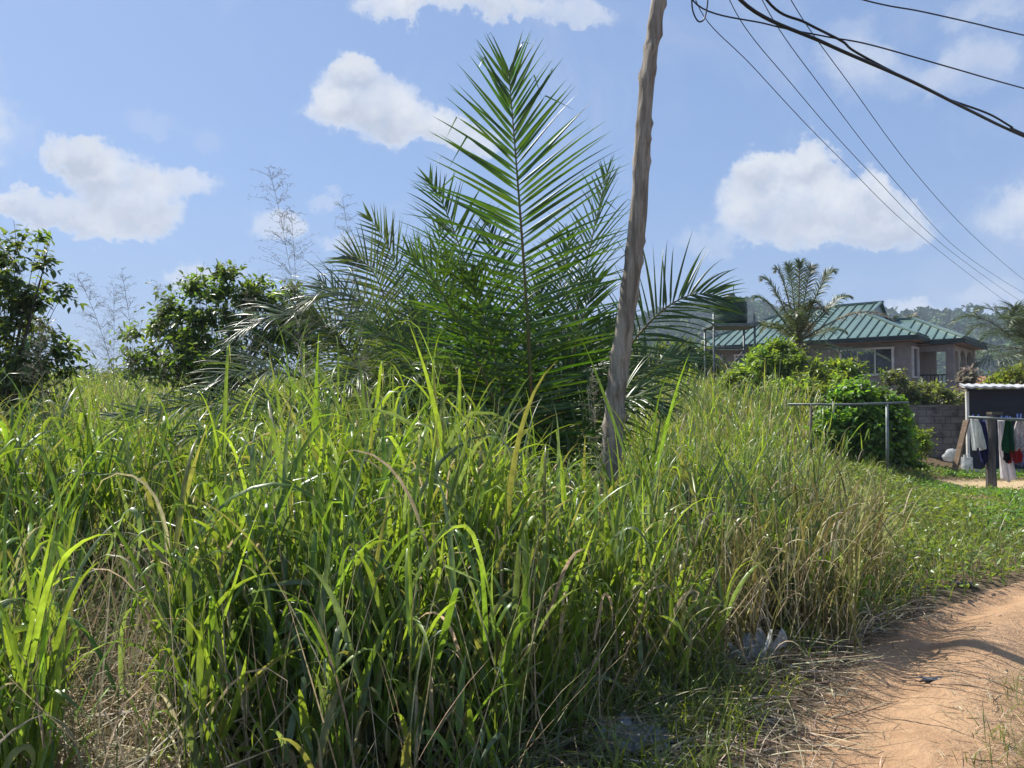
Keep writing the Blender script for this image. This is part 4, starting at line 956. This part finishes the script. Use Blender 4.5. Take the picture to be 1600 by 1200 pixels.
# ------------------------------------------------------------ block wall, roof scrap
def block_mat():
    m, t = new_mat('concrete_block')
    tc = t.n('ShaderNodeTexCoord').outputs['Object']; sp = t.n('ShaderNodeSeparateXYZ'); t.l(tc, sp.inputs[0]); cb = t.n('ShaderNodeCombineXYZ'); t.l(sp.outputs[0], cb.inputs[0]); t.l(sp.outputs[2], cb.inputs[1])
    b = t.n('ShaderNodeTexBrick'); t.l(cb.outputs[0], b.inputs['Vector']); b.inputs['Scale'].default_value = 1; b.inputs['Brick Width'].default_value = .42; b.inputs['Row Height'].default_value = .20; b.inputs['Mortar Size'].default_value = .012
    b.inputs['Color1'].default_value = (.33, .30, .27, 1); b.inputs['Color2'].default_value = (.24, .22, .20, 1); b.inputs['Mortar'].default_value = (.15, .14, .13, 1)
    nz = t.noise(tc, 2.2, 6, .65); c = t.mix(t.ss(nz, .4, .65, 0, .75), b.outputs['Color'], (.05, .047, .043, 1))
    p = t.n('ShaderNodeBsdfPrincipled'); t.l(c, p.inputs['Base Color']); p.inputs['Roughness'].default_value = .95
    bp = t.n('ShaderNodeBump'); bp.inputs['Distance'].default_value = .02; t.l(t.noise(tc, 25, 5, .6), bp.inputs['Height']); t.l(bp.outputs[0], p.inputs['Normal'])
    o = t.n('ShaderNodeOutputMaterial'); t.l(p.outputs[0], o.inputs[0]); return m
M['block'] = block_mat()
M['soilc'] = surf('coping', (.30, .27, .24), (.16, .145, .13), 4, .9)
def ray_at(px, py, d): return W(px, py, d)
a = ray_at(1395, 636, 23.0); b = ray_at(1560, 636, 22.4)
wl = empty('block_wall', (a.x, a.y, Hf(a.x, a.y)), 'grey stained concrete block wall beside the laundry shed', 'wall')
zt = a.z; mid = (a+b)/2; ang = math.atan2(b.y-a.y, b.x-a.x); L_ = (b-a).length
MB().box((mid.x, mid.y, (zt-.3)/2), (L_, .16, zt+.3), rz=ang).build('masonry', M['block'], wl)
MB().box((mid.x, mid.y, zt+.03), (L_+.06, .22, .06), rz=ang).build('coping', M['soilc'], wl)
# small tiled roof behind the shed
M['tile'] = surf('red_roof_tiles', (.38, .13, .07), (.48, .30, .20), 7, .8, .03, stretch=(1, 4, 1))
q = W(1533, 590, 34); tb_ = gpt(1555, 34)
th_ = empty('tiled_hut', tb_, 'little hut with a red and white tiled roof peeping over the laundry shed', 'hut')
hw_ = W(1595, 590, 34)
MB().box(((q.x+hw_.x)/2, q.y+.9, 1.2), (hw_.x-q.x-.3, 1.6, q.z*1.0-.9+.5)).build('wall', M['cream'], th_)
rm_ = MB().slab([(q.x, q.y-.2, q.z-.45), (hw_.x, q.y-.2, q.z-.45), (hw_.x, q.y+1.0, q.z+.05), (q.x, q.y+1.0, q.z+.05)], .06)
rm_.slab([(hw_.x, q.y+2.2, q.z-.45), (q.x, q.y+2.2, q.z-.45), (q.x, q.y+1.0, q.z+.05), (hw_.x, q.y+1.0, q.z+.05)], .06)
for i in range(13):
    x = q.x+.06+i*(hw_.x-q.x-.1)/12; rm_.tube([(x, q.y-.22, q.z-.43), (x, q.y+1.0, q.z+.07)], .05, 6)
rm_.build('roof', M['tile'], th_)
# a low roof far off in the gap between the trees
q = W(125, 590, 48); fz = gpt(125, 48)
fh = empty('distant_shed', fz, 'far low shed roof glimpsed between the left tree and the grass', 'shed')
MB().box((q.x, q.y+1, (q.z+fz.z)/2-.1), (2.6, 2, q.z-fz.z)).build('wall', M['plaster'], fh)
MB().slab([(q.x-1.6, q.y-.4, q.z-.12), (q.x+1.6, q.y-.4, q.z-.12), (q.x+1.6, q.y+2.4, q.z+.3), (q.x-1.6, q.y+2.4, q.z+.3)], .08).build('roof', M['rust'], fh)

# ------------------------------------------------------------ laundry shed with dark tarpaulin
M['tarp'] = surf('dark_tarpaulin', (.011, .015, .026), (.018, .023, .036), 2, .6, .03, 3, spec=.3)
M['tin'] = surf('tin_sheet', (.60, .60, .58), (.42, .41, .39), 4, .45, metal=.3)
SD = 19.5
s0_ = W(1514, 732, SD); s1 = W(1514, 607, SD); shx1 = s0_.x+3.2
sg_ = gpt(1550, SD)
shed = empty('laundry_shed', (s0_.x, s0_.y, Hf(s0_.x, s0_.y)), 'small shed clad in dark tarpaulin with a white tin roof behind the clothes', 'shed')
zt = s1.z; z0 = .12
def tarp(p0_, p1_, zt, z0):
    nx, nz = 60, 40; V = []; d = (p1_-p0_); nrm = Vector((d.y, -d.x, 0)).normalized()
    for j in range(nz):
        for i in range(nx):
            s = i/(nx-1); t = j/(nz-1); off = .02*math.sin(s*23+t*5)+.025*math.sin(s*7-t*9)*t*(1-t)*3+.012*math.sin(t*31+s*4)*(1-t)
            P = p0_+d*s+nrm*off; V.append((P.x, P.y, zt+(z0-zt)*t))
    F_ = [(j*nx+i, j*nx+i+1, (j+1)*nx+i+1, (j+1)*nx+i) for j in range(nz-1) for i in range(nx-1)]
    m = MB(); m.v = V; m.f = F_; return m
t1 = tarp(Vector((s0_.x, s0_.y, 0)), Vector((shx1, s0_.y-.3, 0)), zt-.02, z0); t1.build('tarpaulin', M['tarp'], shed, smooth=True)
t2 = tarp(Vector((s0_.x+1.35, s0_.y+2.2, 0)), Vector((s0_.x, s0_.y+.02, 0)), zt-.02, z0); t2.build('tarpaulin', M['tarp'], shed, smooth=True)
rf = MB(); xa = W(1497, 605, SD).x
nx = 70
for j, (yy, zz) in enumerate(((s0_.y-.35, zt+.0), (s0_.y+2.5, zt+.16))):
    for i in range(nx): rf.v.append((xa+1.5*j+(shx1+.3-xa)*i/(nx-1), yy, zz+.014*math.sin(i*1.5)))
for j, (yy, zz) in enumerate(((s0_.y-.35, zt+.03), (s0_.y+2.5, zt+.19))):
    for i in range(nx): rf.v.append((xa+1.5*j+(shx1+.3-xa)*i/(nx-1), yy, zz+.014*math.sin(i*1.5)+(.015 if i < 22 else 0)))
rf.f += [(2*nx+i, 2*nx+i+1, 3*nx+i+1, 3*nx+i) for i in range(nx-1)]+[(nx+i, nx+i+1, i+1, i) for i in range(nx-1)]+[(i, i+1, 2*nx+i+1, 2*nx+i) for i in range(nx-1)]+[(3*nx+i, 3*nx+i+1, nx+i+1, nx+i) for i in range(nx-1)]
rf.build('roof', M['tin'], shed)
for x, y in ((s0_.x-.05, s0_.y-.06), (shx1-.1, s0_.y-.35), (s0_.x+1.35, s0_.y+2.2), (shx1+1.2, s0_.y+2.2)):
    MB().box((x, y, zt/2-.05), (.065, .06, zt-.05)).build('post', M['white'], shed)
MB().box(((s0_.x+shx1)/2, s0_.y-.12, .07), (shx1-s0_.x, .05, .07)).build('bottom_rail', M['tin'], shed)
a = W(1510, 657, 18.9); b = W(1489, 736, 18.6); b.z = Hf(b.x, b.y)-.05
M['plank'] = surf('old_timber', (.20, .14, .09), (.12, .08, .05), 8, .85, .01)
tag(MB().bar(a, b, .13, .06).build('timber_prop', M['plank']), 'weathered brown plank leaning against the corner post of the shed', 'plank')
def blob_bag(name, c, r, lab, mat, seed, cat='plastic bag', sq=(1, 1, .7)):
    rs = random.Random(seed); N1, N2 = 14, 20; m = MB(); ph = [rs.uniform(0, 6) for _ in range(6)]
    for i in range(N1):
        th = math.pi*i/(N1-1)
        for k in range(N2):
            f = 2*math.pi*k/N2; q = 1+.16*math.sin(3*f+ph[0]+2*th)+.12*math.sin(5*f+ph[1]-3*th)+.10*math.sin(8*f+ph[2])*math.sin(4*th+ph[3])
            m.v.append((c.x+r*q*sq[0]*math.sin(th)*math.cos(f), c.y+r*q*sq[1]*math.sin(th)*math.sin(f), c.z+r*q*sq[2]*math.cos(th)))
    m.f = [(i*N2+k, i*N2+(k+1) % N2, (i+1)*N2+(k+1) % N2, (i+1)*N2+k) for i in range(N1-1) for k in range(N2)]
    return tag(m.build(name, mat, smooth=True), lab, cat)
M['plastic'] = surf('white_plastic', (.78, .80, .81), (.45, .48, .50), 9, .35, .01, 30, thin=True)
c = gpt(1487, 20.2); c.z += .36; blob_bag('plastic_sack', c, .20, 'white bulging sack lying in the weeds before the block wall', M['plastic'], 1, 'sack', (1.1, .8, .75))
c = gpt(1509, 19.0); c.z = .25
jug = empty('jerrycan', (c.x, c.y, Hf(c.x, c.y)), 'white plastic jerrycan at the foot of the shed corner post', 'jerrycan')
MB().box((c.x, c.y, .24), (.22, .16, .38), taper=.92).build('body', M['plastic'], jug); MB().tube([(c.x-.05, c.y, .43), (c.x-.05, c.y, .49)], .03, 8).build('cap', M['white'], jug)
hd = MB().tube([(c.x-.02, c.y, .43), (c.x+.0, c.y, .49), (c.x+.07, c.y, .49), (c.x+.09, c.y, .43)], .014, 6).build('handle', M['plastic'], jug)

# ------------------------------------------------------------ washing line and clothes
WD = 15.6
lp0 = W(1516, 652, WD); lp1 = W(1640, 658, WD-.3)
line = empty('washing_line', gpt(1552, WD), 'washing rack of a pipe rail on thick grey wooden posts, hung with clothes', 'washing line')
MB().tube([lp0+Vector((-.03, 0, 0)), lp1], .028, 8).build('rail', M['steel'], line, smooth=True)
M['greywood'] = surf('grey_post', (.16, .145, .135), (.07, .062, .058), 3, .9, .01, stretch=(3, 3, .5))
for px, dd_ in ((1552, WD+.02), (1648, WD-.3)):
    g0 = gpt(px, dd_); tp = W(px+1.5, 650, dd_)
    mm = MB(); pts = []; 
    for i in range(6): t = i/5; P = g0.lerp(tp, t); pts.append((P.x+.01*math.sin(i*2), P.y+.13, P.z-.1*(1-t)))
    mm.tube(pts, [.105, .10, .095, .095, .092, .09], 9).build('post', M['greywood'], line)
MB().box((W(1553, 648, WD).x, WD*CA+.0, W(1553, 648, WD).z+.03), (.22, .18, .05)).build('bracket', M['rust'], line)
def cloth_mat(name, c, c2=None, sc=12): return surf(name, c, c2 or tuple(x*.85 for x in c), sc, .85, .004, 60, thin=True)
def garment(name, px0, px1, py0, py1, color, label, cat, prof, dz=0.0, c2=None, sc=12, fold=.05, pegs=True):
    d = WD+dz; tl = W(px0, py0, d); tr = W(px1, py0, d); zb_ = W((px0+px1)/2, py1, d).z; nx, nz = 26, 30; V = []; rs = random.Random(int(px0*7+py1)); ph = rs.uniform(0, 6)
    wd = tr.x-tl.x; cx_ = (tl.x+tr.x)/2
    for j in range(nz):
        t = j/(nz-1); pr = np.interp(t, [a for a, _, _ in prof], [b for _, b, _ in prof]); sh = np.interp(t, [a for a, _, _ in prof], [c for _, _, c in prof])
        for i in range(nx):
            s = i/(nx-1)-.5
            hem = .03*math.sin(s*9+ph)*t
            V.append((cx_+sh*wd+s*wd*pr, tl.y+fold*(.35+t)*math.sin(s*15+ph+t*1.4)*.8+fold*.4*math.sin(s*31+ph*2-t*3), tl.z+(zb_-tl.z)*t+hem))
    F_ = [(j*nx+i, (j+1)*nx+i, (j+1)*nx+i+1, j*nx+i+1) for j in range(nz-1) for i in range(nx-1)]
    m = MB(); m.v = V; m.f = F_; o = m.build(name, cloth_mat(name+'_cloth', color, c2, sc), smooth=True); tag(o, label, cat, 'clothes hung on the washing line')
    mod = o.modifiers.new('thickness', 'SOLIDIFY'); mod.thickness = .006
    if pegs:
        for s in (-.38, .38):
            pg = MB().box((cx_+s*wd*prof[0][1], tl.y, tl.z+.045), (.018, .035, .08)).build('peg', M['peg'], o); 
    return o
M['peg'] = surf('blue_peg', (.05, .10, .30), (.04, .08, .24), 8, .5)
shirt = [(0, .55, -.1), (.25, .8, 0), (.45, .8, .05), (1, .9, .15)]
garment('shirt', 1515, 1535, 654, 702, (.92, .93, .90), 'white shirt hanging first from the left end of the rail', 'shirt', shirt)
garment('trousers', 1524, 1543, 658, 724, (.055, .055, .22), 'dark blue trousers hanging beside the leftmost white shirt', 'trousers', [(0, .6, -.1), (.3, .85, 0), (.75, .8, .1), (1, .35, .15)], .12)
garment('towel', 1539, 1550, 664, 733, (.55, .56, .70), 'narrow pale lilac towel just left of the thick grey post', 'towel', [(0, .9, 0), (1, .9, .15)], .16)
garment('bed_sheet', 1560, 1580, 656, 751, (.93, .91, .93), 'long white bed sheet, the longest piece on the rail, right of the grey post', 'bed sheet', [(0, .6, -.25), (.5, .95, -.1), (1, 1.25, .2)], .16, fold=.07)
garment('shorts', 1565, 1586, 657, 706, (.012, .16, .055), 'green shorts hanging in front of the white bed sheet', 'shorts', [(0, .45, 0), (.3, .7, 0), (.8, 1.0, 0), (1, .85, .0)], -.05)
garment('sock', 1567, 1577, 700, 721, (.03, .02, .025), 'small black garment dangling below the green shorts', 'garment', [(0, .8, 0), (1, .9, .1)], .04, pegs=False)
garment('skirt', 1575, 1597, 699, 722, (.60, .055, .05), 'small red skirt hanging low between the green shorts and the white blouse', 'skirt', [(0, .7, 0), (.5, 1, 0), (1, .9, -.1)], .05, pegs=False)
garment('wrapper', 1581, 1612, 702, 727, (.04, .08, .30), 'blue printed cloth hanging below the red skirt', 'cloth', [(0, 1, 0), (1, 1, 0)], .12, c2=(.35, .38, .45), sc=30, pegs=False)
garment('blouse', 1583, 1603, 653, 703, (.92, .90, .88), 'white flowered blouse pegged above the red skirt', 'blouse', [(0, .35, 0), (.25, .75, 0), (.6, .85, .0), (1, .95, .05)], -.06, c2=(.50, .45, .48), sc=40)

# ------------------------------------------------------------ pipe frame in the weeds
pf_ = empty('pipe_frame', gpt(1325, 15.2), 'rusty goal-shaped pipe frame of two posts and a rail in front of the vine bush', 'frame')
MB().tube([W(1231, 632, 15.2), W(1330, 632, 15.2), W(1420, 629, 15.2)], .023, 8).build('rail', M['steel'], pf_, smooth=True)
for px, mt in ((1266, 'rust'), (1385, 'steel')):
    g0 = gpt(px, 15.2, -.1); t0 = W(px+1, 631, 15.2); MB().tube([g0, (t0.x, t0.y, t0.z)], .030, 8).build('post', M[mt], pf_, smooth=True)
MB().tube([W(1302, 627, 15.1), W(1302, 645, 15.1)], .018, 6).build('peg', M['white'], pf_)

# ------------------------------------------------------------ litter and stones
def crumple(name, px, py, sx, sy, lab, mat, cat, seed, hgt=.06, rot=0, tilt=0):
    x, y = G0(px, py); z = Hf(x, y)+.012; rs = random.Random(seed); nx = 16; V = []
    for j in range(nx):
        for i in range(nx):
            a = (i/(nx-1)-.5); b = (j/(nx-1)-.5); hh_ = hgt*(.5+.5*math.sin(a*11+seed)*math.cos(b*9+seed*2))*rs.uniform(.5, 1)+abs(b)*tilt
            X = a*sx*(1+.25*math.sin(b*9+seed)); Y = b*sy*(1+.25*math.sin(a*8+seed)); V.append((x+X*math.cos(rot)-Y*math.sin(rot), y+X*math.sin(rot)+Y*math.cos(rot), z+hh_))
    m = MB(); m.v = V; m.f = [(j*nx+i, j*nx+i+1, (j+1)*nx+i+1, (j+1)*nx+i) for j in range(nx-1) for i in range(nx-1)]
    o = m.build(name, mat); tag(o, lab, cat); md = o.modifiers.new('thickness', 'SOLIDIFY'); md.thickness = .003; return o
M['greyrag'] = surf('grey_rag', (.22, .24, .27), (.10, .11, .13), 30, .8, thin=True)
M['bluep'] = surf('clear_plastic', (.62, .67, .70), (.40, .44, .46), 25, .25, thin=True)
crumple('plastic_bag', 1165, 1040, .20, .16, 'torn white plastic bag, left of two, in the grass at the path edge', M['plastic'], 'plastic bag', 3, .12, tilt=.1)
crumple('plastic_bag', 1195, 1038, .17, .18, 'folded white plastic bag standing up in the grass at the path edge', M['plastic'], 'plastic bag', 5, .14, .6, .28)
crumple('plastic_sheet', 985, 1165, .34, .38, 'large bluish clear plastic sheet crumpled in the cut grass at the bottom', M['bluep'], 'plastic sheet', 8, .09)
crumple('rag', 1508, 917, .16, .12, 'grey rag lying at the grass edge at the far side of the path', M['greyrag'], 'rag', 9, .03)
crumple('sandal_scrap', 1457, 1054, .14, .06, 'flat dark scrap lying in the middle of the red path', M['greyrag'], 'scrap', 11, .008)
crumple('rag', 1569, 792, .5, .5, 'pale blue rubbish beside the soil heap near the washing post', M['bluep'], 'rubbish', 13, .06)
# heap of soil near the post
hx, hy = G0(1535, 795); m = MB(); N_ = 28
for i in range(10):
    for k in range(N_):
        a = 2*math.pi*k/N_; r_ = i/9*(1+.15*math.sin(a*3)); m.v.append((hx+r_*.75*math.cos(a), hy+r_*.6*math.sin(a), Hf(hx, hy)-.02+.20*math.cos(min(i/9, 1)*math.pi/2)**1.3*(1+.2*math.sin(a*5+i))+.01*random.random()))
m.f = [(i*N_+k, i*N_+(k+1) % N_, (i+1)*N_+(k+1) % N_, (i+1)*N_+k) for i in range(9) for k in range(N_)]
M['heap'] = surf('heap_soil', (.34, .20, .12), (.20, .14, .09), 8, .95, .02)
tag(m.build('soil_heap', M['heap'], smooth=True), 'low mound of brown soil in the weeds before the washing post', 'soil heap')
# pebbles on the path
pv = []; 
n = 420; x = U(1.1, 5.5, n); y = U(2.5, 8, n); k = (dirt_amount(x, y) > .4); x = x[k]; y = y[k]; n = len(x)
m = MB()
for i in range(n):
    r_ = random.uniform(.003, .011)*(1.6 if random.random() < .05 else 1); c = (x[i], y[i], Hf(x[i], y[i])+r_*.4); s = [random.uniform(.7, 1.3) for _ in range(6)]
    vs = [(c[0]+r_*s[0], c[1], c[2]), (c[0], c[1]+r_*s[1], c[2]), (c[0]-r_*s[2], c[1], c[2]), (c[0], c[1]-r_*s[3], c[2]), (c[0], c[1], c[2]+r_*.7*s[4]), (c[0], c[1], c[2]-r_)]
    m.add(vs, [(0,1,4),(1,2,4),(2,3,4),(3,0,4),(1,0,5),(2,1,5),(3,2,5),(0,3,5)])
M['pebble'] = surf('pebble', (.36, .22, .14), (.22, .13, .08), 30, .9)
tag(m.build('pebbles', M['pebble']), 'small clods and pebbles scattered over the red path', 'pebbles', kind='stuff')

# ------------------------------------------------------------ haze
HAZE = True
if HAZE:
    m, t = new_mat('haze_air'); pv = t.n('ShaderNodeVolumePrincipled'); pv.inputs['Density'].default_value = .00042
    pv.inputs['Color'].default_value = (.68, .80, 1.0, 1); pv.inputs['Anisotropy'].default_value = 0
    o = t.n('ShaderNodeOutputMaterial'); t.l(pv.outputs[0], o.inputs['Volume'])
    hb = MB().box((0, 380, 55), (2000, 1000, 130)).build('haze', m); tag(hb, 'thin bluish morning haze in front of the hills', 'haze', kind='stuff')
print('TOTAL', sum(len(o.data.polygons) for o in bpy.data.objects if o.type == 'MESH'))
